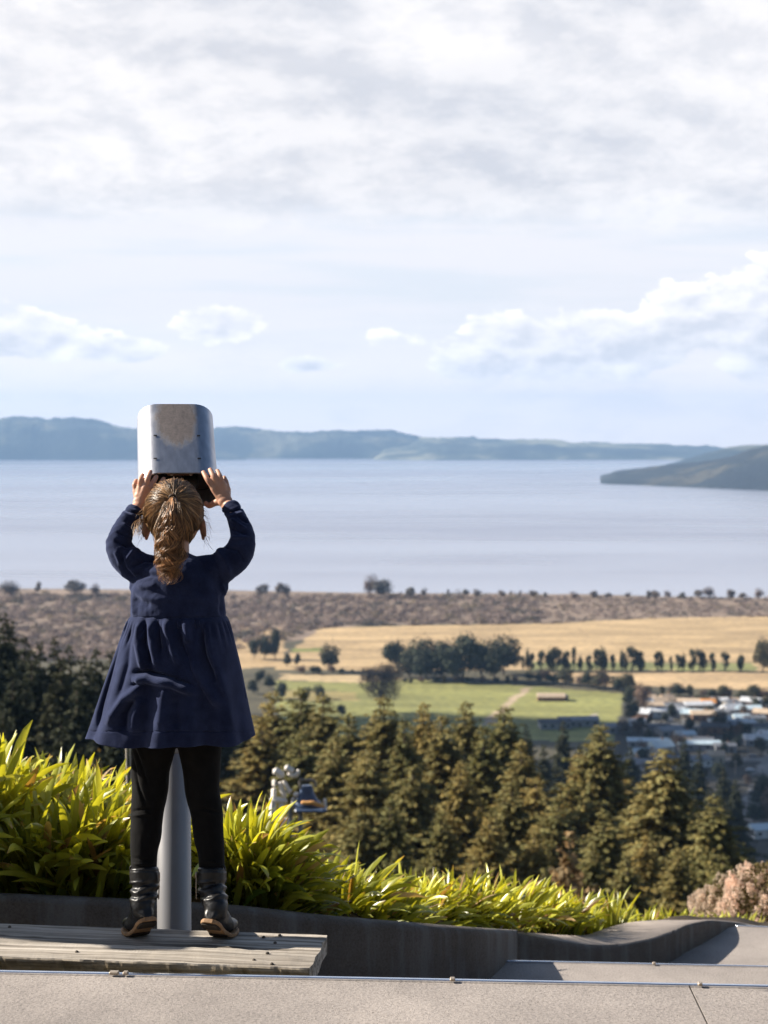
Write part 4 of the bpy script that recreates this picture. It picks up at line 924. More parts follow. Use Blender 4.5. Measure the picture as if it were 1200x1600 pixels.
# ------------------------------------------------------------------ small things on the slope
def slope_things():
    # pink fluffy shrub
    def plume_shrub(px, py, D, R, H, label, seed):
        rg = np.random.default_rng(seed); top = W(px, py, D); base = np.array([top.x, top.y, top.z - H])
        r = empty('plume_shrub', base, label, 'shrub'); C, N, S, K = [], [], [], []
        for i in range(240):
            a = rg.uniform(0, 6.28); q = rg.uniform(0, 1) ** .6; p0 = np.array([math.cos(a) * q * R, math.sin(a) * q * R * .8, H * (1 - .45 * q ** 2) * rg.uniform(.55, 1.0)])
            d = np.array([math.cos(a) * .6 * q + rg.normal() * .25, math.sin(a) * .5 * q, 1]); L = rg.uniform(.04, .10); m = 110; t = rg.uniform(0, 1, m)
            P = p0 + d * (t * L)[:, None] + rnd_unit(m) * (.036 * (1 - t ** 2 * .75))[:, None]; C.append(P); K.append(np.repeat(np.array([[.86, .66, .53]]) * rg.uniform(.75, 1.15), m, 0)); S.append(rg.uniform(.003, .006, m))
        m = 9000; P = rnd_unit(m) * rg.uniform(.2, 1, (m, 1)) ** .5 * np.array([R * .95, R * .8, H * .62]) + np.array([0, 0, H * .42]); C.append(P); K.append(np.repeat(np.array([[.15, .12, .05]]), m, 0) * rg.uniform(.6, 1.3, (m, 1))); S.append(rg.uniform(.006, .014, m))
        C = np.concatenate(C); K = np.concatenate(K); S = np.concatenate(S); V, Q = leaf_quads(C, rnd_unit(len(C)), S, 1.5)
        link('foliage', make_mesh('foliage', V, Q, np.repeat(K, 4, 0)), M['fluff'], r, False)
        m = MB(); 
        for i in range(9): a = i * .7; m.tube([(0, 0, -.6), (math.cos(a) * R * .3, math.sin(a) * R * .3, H * .4), (math.cos(a) * R * .6, math.sin(a) * R * .5, H * .8)], [.012, .008, .004], 5)
        m.build('stem', M['bark'], r, False)
    M['fluff'] = mat('fluff', (1, 1, 1), None, rough=.9, attr=True, transl=.45)
    plume_shrub(1158, 1368, 11.5, .34, .56, 'fluffy pale pink shrub at the right edge, the left one of two', 1); plume_shrub(1212, 1350, 11.2, .36, .60, 'fluffy pale pink shrub cut by the right edge, the taller of two', 2)
    # dry young conifer
    p = W(890, 1298, 40); z = float(gz(p.x, p.y)) - .3; H = p.z - z; r = tree('dry_conifer', 'dry', 0, (p.x, p.y, z), H, .62, '', 'conifer'); r['label'] = 'small dry brown conifer standing in front of the dark ones, right of centre'
    # round tan bush behind the plants
    p = W(152, 1176, 15); z = float(gz(p.x, p.y)) - .1; c = broad_mesh(1, .12, 5000, .012, .1, 9, 77); c.materials.append(FOL['gold']); r = empty('round_bush', (p.x, p.y, z), 'round tan bush behind the plants at the left, under the skirt corner', 'bush'); r.scale = (1.7, 1.7, p.z - z)
    link('crown', c, None, r, False); t = trunk_mesh(.7, .01); t.materials.append(M['bark']); link('trunk', t, None, r, False)
    # thin stakes
    stm = mat('stake', (.36, .32, .26), (.5, .45, .38), 8, .7, stretch=(1, 1, .2))
    for px, pt, D, rr_, lab in ((197, 1152, 7.5, .007, 'thin pale stake left of the left leg, the taller of two'), (203, 1165, 7.5, .006, 'thin pale stake touching the left leg, the shorter of two'), (650, 1365, 8.5, .006, 'thin grey stake behind the hedge, left of two'), (678, 1356, 8.5, .0085, 'thin pale stake behind the hedge, right of two')):
        p = W(px, pt, D); m = MB(); m.tube([p, p + Vector((.03, 0, -.6)), p + Vector((.03, 0, p.z - 1.2 - p.z))] if 0 else [p, p + Vector((.01, 0, -.5)), p + Vector((.03, 0, -2.2))], [rr_ * .6, rr_, rr_], 8); tag(m.build('garden_stake', stm, smooth=True), lab, 'stake')
    # white lift equipment beyond the hedge
    wm = mat('white_paint', (.80, .74, .67), (.90, .85, .78), 4, .8, spec=.1); gm = mat('grey_steel', (.20, .19, .17), (.28, .26, .23), 5, .5, metal=.3); bm_ = mat('blue_paint', (.055, .085, .16), (.08, .12, .21), 4, .35); om = mat('orange_pad', (.72, .36, .12), (.80, .43, .16), 5, .6)
    D = 20.; sc = D / F
    c = lambda x, y, dd=0: W(400 + x / 8.571, 1170 + y / 8.571, D + dd)      # from the enlarged crop
    g0 = c(300, 700); gzv = float(gz(g0.x, g0.y))
    r = empty('lift_seat', (g0.x, g0.y, gzv), 'white jointed seat on thin legs, left one of the pair of devices beyond the hedge', 'lift seat')
    k = .117 * sc
    def bar(name, pts, ra, mt_, root, seg=12): m = MB(); P = spline([c(*q) for q in pts], 5); m.tube(P, [ra * k * (1 if 0 < i < len(P) - 1 else .75) for i in range(len(P))], 4 if mt_ is wm else seg); return m.build(name, mt_, root, smooth=mt_ is not wm)
    bar('headrest', [(245, 290), (300, 320), (360, 365)], 52, wm, r); bar('hood', [(400, 245), (440, 270), (490, 300)], 46, wm, r); bar('hood', [(430, 340), (520, 360), (560, 320), (565, 285)], 30, wm, r)
    bar('arm', [(245, 420), (245, 500)], 32, wm, r); bar('backrest', [(320, 450), (345, 540), (385, 640)], 36, wm, r); bar('backrest', [(370, 430), (420, 520), (450, 590)], 28, wm, r); bar('knob', [(450, 545), (455, 570)], 34, wm, r)
    bar('seat', [(200, 680), (300, 685), (400, 700)], 42, wm, r); bar('footrest', [(510, 612), (560, 612)], 34, wm, r)
    zb = lambda q: [q, (q[0] - 35, q[1] + 330)]
    for q in ((240, 540), (215, 700), (345, 745)):
        m = MB(); a = c(*q); m.tube([a, a + Vector((-.05, 0, -1.2)), Vector((a.x - .1, a.y, gzv - .2))], [.030, .030, .030], 4); m.build('leg', wm, r, smooth=True)
    m = MB(); m.box(c(190, 935), (.16, .1, .07), bev=.01); m.build('foot_plate', wm, r); m = MB(); m.box(c(350, 975), (.2, .1, .075), bev=.01); m.build('foot_plate', wm, r)
    r = empty('bell_stand', (c(590, 800).x, c(590, 800).y, gzv), 'blue bell shaped hood with an orange strip under a grey arched handle', 'bell stand')
    m = MB(); P = []; p = c(690, 800)
    prof = [(70, 490), (85, 520), (95, 580), (120, 640), (160, 690), (195, 720), (200, 760)]; seg = 20; V = []
    for (hw, yy) in prof:
        cc = c(680, yy)
        for i in range(seg): a = 2 * math.pi * i / seg; V.append(cc + Vector((hw * k * 1.0 * math.cos(a), hw * k * .7 * math.sin(a), 0)))
    n = len(prof); m.add(V, [(i * seg + j, (i + 1) * seg + j, (i + 1) * seg + (j + 1) % seg, i * seg + (j + 1) % seg) for i in range(n - 1) for j in range(seg)]); m.add([c(680, 490), c(680, 488)] + V[:seg], [], [(0, 2 + (j + 1) % seg, 2 + j) for j in range(seg)]); m.build('bell', bm_, r, smooth=True)
    bar('pad', [(610, 720, -.16), (690, 725, -.17), (760, 722, -.17), (830, 750, -.16), (905, 770, -.12)], 26, om, r)
    m = MB(); m.box(c(735, 800, -.02), (430 * k, .32, 46 * k), bev=.02); m.build('tray', bm_, r)
    bar('handle', [(600, 540), (590, 420), (640, 418), (760, 422), (790, 460), (800, 510)], 20, gm, r)
    bar('post', [(495, 660), (500, 800)], 24, wm, r); bar('post', [(920, 670), (925, 800)], 24, wm, r)
    m = MB(); a = c(595, 840); m.tube([a, Vector((a.x, a.y, gzv - .2))], [.028, .03], 10); m.build('pole', gm, r, smooth=True)
    m = MB(); a = c(460, 760); m.tube([a, Vector((a.x, a.y, gzv - .2))], [.028, .03], 10); m.build('pole', gm, r, smooth=True)
slope_things()
#PART2
# ------------------------------------------------------------------ bench
def bench():
    zt = -1.22
    A, B = WZ(0, 1443, zt), WZ(511, 1461, zt); t = (B - A).normalized(); nrm = Vector((t.y, -t.x, 0)); ang = math.atan2(t.y, t.x)
    Lb = 2.9; origin = B
    m = bpy.data.materials.new('weathered_wood'); m.use_nodes = True; T = NT(m.node_tree); b = T.n['Principled BSDF']
    co = T.new('ShaderNodeTexCoord').outputs['Object']
    warp = T.noise(T.mapping(co, scale=(2.2, 9, 9)), 1.0, 3)
    yy = T.new('ShaderNodeSeparateXYZ'); T.l.new(co, yy.inputs[0])
    v2 = T.comb(T.math('MULTIPLY', yy.outputs[0], 1.3), T.math('ADD', T.math('MULTIPLY', yy.outputs[1], 62), T.math('MULTIPLY', warp, 2.6)), T.math('MULTIPLY', yy.outputs[2], 60))
    g1 = T.noise(v2, 1.0, 7, 0.66); g2 = T.noise(T.mapping(v2, scale=(1, .22, .22)), 1.0, 4)
    c = T.ramp(g1, [(0.34, (.05, .040, .032)), (0.43, (.22, .19, .155)), (0.54, (.40, .355, .30)), (0.68, (.58, .525, .455))])
    c = T.mix(1.0, c, T.ramp(g2, [(.3, .72), (.7, 1.15)]), 'MULTIPLY')
    a = T.new('ShaderNodeAttribute'); a.attribute_name = 'col'; c = T.mix(1.0, c, a.outputs['Color'], 'MULTIPLY')
    T.l.new(c, b.inputs['Base Color']); b.inputs['Roughness'].default_value = .85; b.inputs['Specular IOR Level'].default_value = .2
    bn = T.new('ShaderNodeBump'); bn.inputs['Strength'].default_value = .9; bn.inputs['Distance'].default_value = .004; T.l.new(g1, bn.inputs['Height']); T.l.new(bn.outputs[0], b.inputs['Normal'])
    r = empty('wooden_bench', (origin.x, origin.y, -2.62), 'weathered grey timber bench of thick planks, the girl stands on it', 'bench'); r.rotation_euler.z = ang
    # across widths measured at the right-hand end
    def across(px, py): q = WZ(px, py, zt) - B; return q.dot(nrm)
    cuts = [(0.0, across(506, 1487) - .0035), (across(506, 1487) + .0035, across(502, 1514))]
    for k, (n0, n1) in enumerate(cuts):
        nx = 340; S = [(0, 0, 0), (.06, 0, 0), (.25, 0, 0), (.5, 0, 0), (.75, 0, 0), (.94, 0, 0), (1, 0, -.003), (1, 0, -.016), (1, 0, -.032), (.985, 0, -.045), (.5, 0, -.047), (.02, 0, -.045), (0, 0, -.03), (0, 0, -.004)]
        V, Cc = [], []; ns = len(S)
        for i in range(nx + 1):
            x = -Lb + Lb * i / nx; endw = .004 * float(fbm(np.array(k * 3.), np.array(7.), 2))
            for j, (f, _, dz) in enumerate(S):
                w = n0 + (n1 - n0) * f; dn = dzz = 0; cc = (1, 1, 1)
                edge = j in (0, 5, 6, 12, 13)
                dn = .0018 * float(fbm(np.array(x * 14), np.array(j * 1.0 + k), 4)) * 2
                dzz = .0016 * float(fbm(np.array(x * 20), np.array(j * 2.0 + k * 5), 14)) * 2
                if 1 <= j <= 5: dzz += .0012 * math.sin(j * 2 + k)
                if k == 1 and 6 <= j <= 9:
                    q = float(fbm(np.array(x * 26), np.array(j * 1.7), 9)); dn = -.010 * abs(q) * 2 - .003; cc = (.62 + q * .5, .52 + q * .45, .34 + q * .4)
                if k == 1 and j == 6: cc = (.9, .85, .75); dzz -= .002
                if i == nx: dn *= 1; 
                sx = .003 * math.sin(f * 9 + k * 2) if i == nx else 0
                V.append((x + sx, -(w + dn), dz + dzz + 1.40)); Cc.append(cc)
        Q = [(i * ns + j, i * ns + (j + 1) % ns, (i + 1) * ns + (j + 1) % ns, (i + 1) * ns + j) for i in range(nx) for j in range(ns)]
        # end caps
        e0 = nx * ns
        cap = [(e0 + 1, e0 + 0, e0 + 13, e0 + 12), (e0 + 2, e0 + 1, e0 + 12, e0 + 11), (e0 + 3, e0 + 2, e0 + 11, e0 + 10), (e0 + 4, e0 + 3, e0 + 10, e0 + 9), (e0 + 5, e0 + 4, e0 + 9, e0 + 8), (e0 + 6, e0 + 5, e0 + 8, e0 + 7)]
        me = make_mesh('plank', V, np.array(Q + cap), np.array(Cc)); pl = link('plank', me, m, r, False)
        pl.location = (0, 0, 0)
        # dark screws with sunken collars
        for (px, py) in ([(437, 1462), (412, 1465), (430, 1474), (15, 1449)] if k == 0 else [(418, 1490), (397, 1501), (425, 1507), (120, 1488)]):
            q = WZ(px, py, zt) - B; lx, ly = q.dot(t), -q.dot(nrm); s = MB(); s.tube([(lx, ly, 1.3995), (lx, ly, 1.4025)], [.0048, .0042], 12); s.box((lx, ly, 1.4042), (.005, .0014, .0008)); s.build('screw', M['screw'], pl, False)
    M['wood'] = m
    for lx in (-.35, -2.3): 
        for ly in (-.06, -.21): s = MB(); s.box((lx, ly, .675), (.09, .09, 1.345), bev=.005); me = s.mesh('leg'); link('leg', me, M['legwood'], r, False)
M['screw'] = mat('screw', (.10, .085, .07), None, rough=.5, metal=.8)
M['legwood'] = mat('leg_wood', (.20, .17, .14), (.34, .30, .25), 6, .9, .4, stretch=(6, 6, .6))
bench()

# ------------------------------------------------------------------ pole viewer
def viewer():
    ph = rad(46); yw = rad(9.5); X = Vector((math.cos(yw), math.sin(yw), 0)); hz = Vector((-math.sin(yw), math.cos(yw), 0)); a = hz * math.cos(ph) + Vector((0, 0, math.sin(ph))); dn = hz * math.sin(ph) - Vector((0, 0, math.cos(ph)))
    near = W(279.5, 738.5, 4.20); Lh = .245; hw = .101; hh = .128
    r = empty('viewing_scope', (W(271, 1300, 4.45).x, 4.45, -2.62), 'brushed metal viewing scope on a grey pole, held by the girl', 'viewing scope')
    # steel with a worn round patch on the top face
    m = bpy.data.materials.new('scope_steel'); m.use_nodes = True; T = NT(m.node_tree); b = T.n['Principled BSDF']
    at_ = T.new('ShaderNodeAttribute'); at_.attribute_name = 'col'; sp = T.new('ShaderNodeSeparateColor'); T.l.new(at_.outputs['Color'], sp.inputs[0])
    u, v = sp.outputs[0], sp.outputs[1]          # across -1..1 mapped 0..1, along 0..1
    uu = T.math('MULTIPLY', T.math('SUBTRACT', u, .5), 2.0); co = T.comb(uu, v, 0)
    du = T.math('DIVIDE', uu, .62); dv = T.math('DIVIDE', T.math('SUBTRACT', v, .78), .46)
    rr = T.math('ADD', T.math('SQRT', T.math('ADD', T.math('MULTIPLY', du, du), T.math('MULTIPLY', dv, dv))), T.math('MULTIPLY', T.math('SUBTRACT', T.noise(co, 7, 7, .7), .5), .75))
    patch = T.math('SUBTRACT', 1.0, T.sstep(rr, .66, 1.02))
    scr = T.noise(T.mapping(co, scale=(5, 34, 1), rot=(0, 0, .5)), 1.0, 8, .75, 1.6); scr2 = T.noise(co, 9, 8, .75, .8)
    pc = T.ramp(T.math('ADD', T.math('MULTIPLY', scr, .5), T.math('MULTIPLY', scr2, .5)), [(.38, (.12, .092, .08)), (.62, (.30, .24, .21))])
    sc_ = T.ramp(T.noise(co, 6, 6), [(.35, (.38, .39, .43)), (.65, (.50, .51, .55))])
    T.l.new(T.mix(T.math('MULTIPLY', patch, .85), sc_, pc), b.inputs['Base Color'])
    T.l.new(T.math('SUBTRACT', 1.0, T.math('MULTIPLY', patch, .85)), b.inputs['Metallic'])
    T.l.new(T.math('ADD', T.math('MULTIPLY', T.noise(co, 24, 5, .7), .16), T.math('ADD', .36, T.math('MULTIPLY', patch, .3))), b.inputs['Roughness'])
    bn = T.new('ShaderNodeBump'); bn.inputs['Strength'].default_value = .25; bn.inputs['Distance'].default_value = .001; T.l.new(T.noise(co, 60, 4), bn.inputs['Height']); T.l.new(bn.outputs[0], b.inputs['Normal'])
    dark = mat('scope_inside', (.012, .012, .014), (.02, .02, .022), 8, .6); glass = mat('scope_glass', (.01, .012, .02), None, rough=.05, spec=.8); copper = mat('scope_plate', (.10, .055, .035), (.15, .085, .055), 30, .5, metal=.4)
    def section(w, h, rt, rb, n=12):
        pts = []
        for cx, cy, r_, a0 in ((w - rt, -rt, rt, 0), (-w + rt, -rt, rt, 90), (-w + rb, -h + rb, rb, 180), (w - rb, -h + rb, rb, 270)):
            for i in range(n + 1):
                an = rad(a0 + 90 * i / n); pts.append((cx + r_ * math.cos(an), cy + r_ * math.sin(an)))
        return pts
    out = section(hw, hh, .054, .034); inn = section(hw - .004, hh - .008, .050, .030); inn = [(x, y - .004) for x, y in inn]
    V, Cc = [], []; N = len(out); st = list(np.linspace(0, 1, 13))
    for s in st:
        k = 1 - .02 * s
        # the far end is cut forward like a hood
        for x, y in out: V.append(near + X * (x * k) - dn * (y) * 1.0 + a * (s * Lh)); Cc.append((x / hw * .5 + .5, s, 0))
    for s in reversed(st):
        for x, y in inn: V.append(near + X * x - dn * y + a * (s * Lh)); Cc.append((.99, .0, 0))
    rings = 2 * len(st); Q = [(i * N + j, ((i + 1) % rings) * N + j, ((i + 1) % rings) * N + (j + 1) % N, i * N + (j + 1) % N) for i in range(rings) for j in range(N)]
    Q = [q[::-1] for q in Q]
    me = make_mesh('housing', V, np.array(Q), np.array(Cc), smooth=True); hs = link('housing', me, m, r)
    es = hs.modifiers.new('e', 'EDGE_SPLIT'); es.split_angle = rad(40)
    # inner block with eyepieces, front glass
    def plate(name, s, mt_, th=.004, par=None, sec=None):
        q = sec or [(x * .995, y * .995 - .0003) for x, y in inn]; mb = MB(); n = len(q)
        vs = [near + X * x - dn * y + a * (s * Lh) for x, y in q] + [near + X * x - dn * y + a * (s * Lh + th) for x, y in q]
        c0 = near - dn * (-hh / 2) + a * (s * Lh); c1 = c0 + a * th
        mb.add(vs + [c0, c1], [(i, n + i, n + (i + 1) % n, (i + 1) % n) for i in range(n)], [(2 * n, i, (i + 1) % n) for i in range(n)] + [(2 * n + 1, n + (i + 1) % n, n + i) for i in range(n)])
        return mb.build(name, mt_, par or r)
    plate('inner_block', .22, dark, .16); plate('front_glass', .94, glass)
    for sx in (-.032, .032):
        mb = MB(); c = near + X * sx + dn * .075 + a * .053; mb.tube([c, c - a * .022, c - a * .030], [.020, .022, .019], 20); mb.build('eyepiece', dark, r, smooth=True)
    mb = MB(); R = Matrix((X, a, -dn)).transposed(); mb.box(near + dn * .0155 + a * .018 + X * .004, (.066, .020, .012), R, bev=.002); pl = mb.build('inner_plate', copper, r)
    for sx in (-.022, .026): mb = MB(); c = near + dn * .0155 + a * .0075 + X * (sx + .004); mb.tube([c, c - a * .002], [.0035, .003], 10); mb.build('screw', M['bolt'], pl)
    for sx, s in ((-.058, .20), (.053, .20), (-.056, .53), (.055, .53)):
        mb = MB(); mb.box(near + X * sx + a * (s * Lh) - dn * .0008, (.0085, .0028, .0014), R); mb.build('slot', dark, hs)
    # pole, collar, yoke
    steel = mat('pole_paint', (.20, .20, .215), (.29, .285, .29), 3, .42, .05, metal=.35, spec=.5, stretch=(1, 1, .3))
    px = W(271, 1200, 4.45).x; mb = MB(); mb.tube([(px, 4.45, -2.62), (px, 4.45, -.84)], [.046, .046], 40, caps=True); mb.build('pole', steel, r, smooth=True)
    mb = MB(); mb.tube([(px, 4.45, -.845), (px, 4.45, -.835), (px, 4.45, -.23)], [.0465, .0455, .0455], 40); mb.build('upper_pole', steel, r, smooth=True)
    mb = MB(); mb.tube([(px, 4.45, -2.62), (px, 4.45, -2.60)], [.11, .11], 32); mb.build('base_plate', steel, r)
    mb = MB(); cb = near + dn * (hh + .006) + a * (Lh * .55)
    mb.tube([(px, 4.45, -.26), (px, 4.43, -.20), tuple(cb + Vector((0, 0, -.02)))], [.036, .034, .028], 20); mb.box(cb, (.12, .10, .010), R, bev=.002); mb.build('yoke', steel, r, smooth=False)
viewer()

# ------------------------------------------------------------------ the girl
def girl():
    root = empty('person', (W(278, 1462, 4.08).x, 4.08, -1.2185), 'young girl in a navy dress and black boots standing on tiptoe', 'person')
    skin = mat('skin', (.50, .27, .18), (.58, .33, .23), 9, .5, .15, spec=.35); skin.node_tree.nodes['Principled BSDF'].inputs['Subsurface Weight'].default_value = .12; skin.node_tree.nodes['Principled BSDF'].inputs['Subsurface Scale'].default_value = .01
    navy = bpy.data.materials.new('navy_fleece'); navy.use_nodes = True; T = NT(navy.node_tree); b = T.n['Principled BSDF']; co = T.new('ShaderNodeTexCoord').outputs['Object']
    n1 = T.noise(co, 22, 6, .6); n2 = T.noise(co, 700, 3, .6); c = T.ramp(n1, [(.35, (.009, .013, .037)), (.65, (.018, .025, .062))]); c = T.mix(1.0, c, T.ramp(n2, [(.3, .7), (.7, 1.35)]), 'MULTIPLY')
    T.l.new(c, b.inputs['Base Color']); b.inputs['Roughness'].default_value = .95; b.inputs['Specular IOR Level'].default_value = .12; b.inputs['Sheen Weight'].default_value = .26; b.inputs['Sheen Roughness'].default_value = .5; b.inputs['Sheen Tint'].default_value = (.42, .50, .85, 1)
    bn = T.new('ShaderNodeBump'); bn.inputs['Strength'].default_value = .45; bn.inputs['Distance'].default_value = .0012; T.l.new(T.math('ADD', n2, T.noise(co, 160, 4)), bn.inputs['Height']); T.l.new(bn.outputs[0], b.inputs['Normal'])
    black = mat('black_leggings', (.004, .004, .0045), (.007, .0065, .0065), 40, .85, .15, bscale=500, sheen=.04, spec=.12, bdist=.001)
    leather = mat('black_leather', (.008, .008, .009), (.017, .016, .016), 30, .38, .35, bscale=140, spec=.38, bdist=.0015)
    solem = mat('tan_rubber', (.20, .115, .055), (.34, .20, .105), 40, .7, .3, bdist=.001)
    und = mat('dark_rubber', (.02, .014, .010), (.04, .03, .022), 40, .8)
    # ---- hands
    P = W
    fingers_l = [([(218, 782, 4.168), (212, 766, 4.176), (210.5, 757, 4.176), (213.5, 750, 4.190)], .0066), ([(219, 782, 4.166), (219, 762, 4.170), (219.5, 750, 4.170), (223.5, 741, 4.190)], .0070),
                 ([(220, 782, 4.164), (227.5, 760, 4.167), (231, 747, 4.170), (235.5, 736, 4.190)], .0071), ([(221, 782, 4.166), (235, 762, 4.171), (241, 751, 4.180), (245, 744, 4.196)], .0068)]
    thumb_l = ([(222, 784, 4.168), (237, 774, 4.170), (248, 761, 4.180), (256.5, 747, 4.196)], .0072)
    fingers_r = [([(350, 784, 4.168), (334, 763, 4.169), (324, 749, 4.170), (317.5, 737, 4.190)], .0070), ([(351, 784, 4.166), (341, 758, 4.168), (333.5, 744, 4.170), (328, 733, 4.190)], .0072),
                 ([(352, 784, 4.166), (348, 756, 4.169), (343.5, 744, 4.172), (339.5, 735, 4.192)], .0069), ([(353, 784, 4.170), (355.5, 763, 4.175), (353.5, 753, 4.182), (350, 745, 4.198)], .0064)]
    thumb_r = ([(350, 785, 4.170), (338, 785, 4.176), (327, 790, 4.195), (321, 786, 4.215)], .0072)
    body = MB()
    for F_, wr, th in ((fingers_l, (216.5, 797, 4.155), thumb_l), (fingers_r, (356.5, 795, 4.155), thumb_r)):
        for pts, r0 in F_:
            q = [P(*p) for p in pts]; s = spline(q[1:], 6); n = len(s); body.tube(s, [r0 * (1.05 - .22 * i / (n - 1)) * (1 + .07 * math.exp(-((i - n * .42) / 1.6) ** 2)) for i in range(n)], 14)
            body.tube([P(*wr), P(*pts[0]), q[1], q[1].lerp(q[2], .3)], [.0150, .0125, r0 * 1.35, r0 * 1.02], 14)
        pts, r0 = th; s = spline([P(*p) for p in pts], 6); n = len(s); body.tube(s, [r0 * (1.45 - .62 * i / (n - 1)) for i in range(n)], 14)
        k = F_[1][0]; c0 = P(*F_[0][0][1]).lerp(P(*F_[3][0][1]), .5); w0 = P(*wr); 
        for t_, rr_ in ((.35, .017), (.6, .017), (.85, .015)):
            V, Q, T_ = ellipsoid(w0.lerp(c0, t_), (rr_ * 1.12, .0115, rr_), None, 18, 12); body.add(V, Q, T_)
    # ---- arms, neck, torso, legs under the clothes
    arm_l = [(246, 893, 4.10), (212, 889, 4.10), (184, 862, 4.10), (190, 832, 4.115), (203, 810, 4.135), (216.5, 792, 4.158)]
    arm_r = [(316, 893, 4.10), (352, 887, 4.10), (382, 856, 4.10), (376, 828, 4.115), (367, 808, 4.135), (356.5, 788, 4.158)]
    for arm in (arm_l, arm_r):
        s = spline([P(*p) for p in arm], 5); n = len(s); body.tube(s, list(np.interp(np.linspace(0, 1, n), [0, .35, .5, .8, 1], [.034, .028, .025, .018, .0155])), 16)
    hc = P(272, 806, 4.135)
    Rt = Matrix.Rotation(rad(18), 3, 'X')
    for c_, r_ in (((0, 0, .005), (.070, .084, .078)), ((0, .030, -.045), (.046, .048, .052)), ((0, .012, -.030), (.058, .060, .055)), ((0, .082, -.018), (.009, .012, .012)), ((0, .080, -.002), (.006, .009, .018)), ((0, .068, -.052), (.017, .013, .005)), ((0, .066, -.060), (.014, .012, .005)), ((0, .060, -.082), (.017, .015, .012)),
                   ((-.036, .062, -.028), (.020, .014, .018)), ((.036, .062, -.028), (.020, .014, .018)), ((0, .070, .014), (.046, .012, .008))):
        V, Q, T_ = ellipsoid(hc + Rt @ Vector(c_), r_, Rt, 24, 16); body.add(V, Q, T_)
    for sx in (-1, 1):
        e = hc + Rt @ Vector((sx * .0685, .000, -.034)); Re = Rt @ Matrix.Rotation(sx * rad(22), 3, 'Z') @ Matrix.Rotation(rad(-8), 3, 'X')
        V, Q, T_ = ellipsoid(e, (.005, .0155, .025), Re, 18, 12); body.add(V, Q, T_); V, Q, T_ = ellipsoid(e + Vector((sx * .002, .002, -.021)), (.0045, .007, .009), Re, 12, 9); body.add(V, Q, T_)
        pts = [e + Re @ Vector((sx * .004, .015 * math.cos(q), .024 * math.sin(q))) for q in np.linspace(-1.2, 4.0, 14)]; body.tube(pts, [.0034] * 14, 8)
    body.tube([P(279, 900, 4.09), P(276, 868, 4.095), P(273, 838, 4.115)], [.045, .032, .034], 20)
    tors = [(870, 262, 292, .035), (884, 236, 318, .050), (905, 222, 334, .066), (940, 216, 342, .075), (966, 218, 340, .075), (1040, 216, 342, .08), (1110, 212, 344, .085), (1140, 214, 342, .08)]
    def lofted(mb, rows, Dc, seg=40):
        pts = [P((l + r_) / 2, y, Dc if not callable(Dc) else Dc(y)) for y, l, r_, d in rows]; mb.tube(pts, [1] * len(rows), seg, ell=[(d, (r_ - l) / 2 / F * 4.09) for y, l, r_, d in rows])
    lofted(body, tors, 4.09)
    legs_l = [(242, 1128, 4.09, .046), (240, 1170, 4.085, .047), (236, 1215, 4.08, .042), (231, 1262, 4.068, .0385), (227, 1310, 4.050, .036), (225.5, 1345, 4.036, .031), (225.5, 1380, 4.028, .027), (226, 1412, 4.025, .024)]
    legs_r = [(311, 1128, 4.09, .046), (313, 1170, 4.085, .047), (316, 1215, 4.08, .042), (322, 1262, 4.068, .0385), (327, 1310, 4.050, .036), (331, 1345, 4.036, .031), (331.5, 1380, 4.028, .027), (332, 1412, 4.025, .024)]
    for leg in (legs_l, legs_r):
        s = spline(leg, 4); body.tube([P(*q[:3]) for q in s], [q[3] - .006 for q in s], 18)
    me = remeshed(body, 'body', .0021, 4); link('body', me, skin, root)
    # ---- dress: bodice with sleeves
    d = MB()
    lofted(d, [(864, 258, 296, .036), (870, 250, 304, .044), (879, 232, 324, .058), (890, 218, 338, .071), (906, 209, 346, .083), (930, 205, 351, .091), (952, 204, 352.5, .094), (967, 204, 353, .095)], 4.09)
    sl_l = [(250, 896, 4.095, .046), (222, 890, 4.095, .044), (196, 872, 4.095, .040), (186, 850, 4.10, .034), (192, 829, 4.115, .030), (203, 810, 4.135, .0255), (213, 797.5, 4.152, .0245)]
    sl_r = [(312, 896, 4.095, .046), (342, 889, 4.095, .044), (370, 868, 4.095, .040), (379, 845, 4.10, .034), (376, 824, 4.115, .030), (367.5, 805, 4.135, .0255), (359.5, 792, 4.152, .0250)]
    for a_ in (sl_l, sl_r):
        s = spline(a_, 6); d.tube([P(*q[:3]) for q in s], [q[3] * .94 for q in s], 24, caps=True)
    d.tube([P(222, 905, 4.095), P(212, 925, 4.09)], [.03, .02], 12); d.tube([P(338, 905, 4.095), P(347, 925, 4.09)], [.03, .02], 12)
    def X1(x, y): return (120 + x / 4, 610 + y / 4)
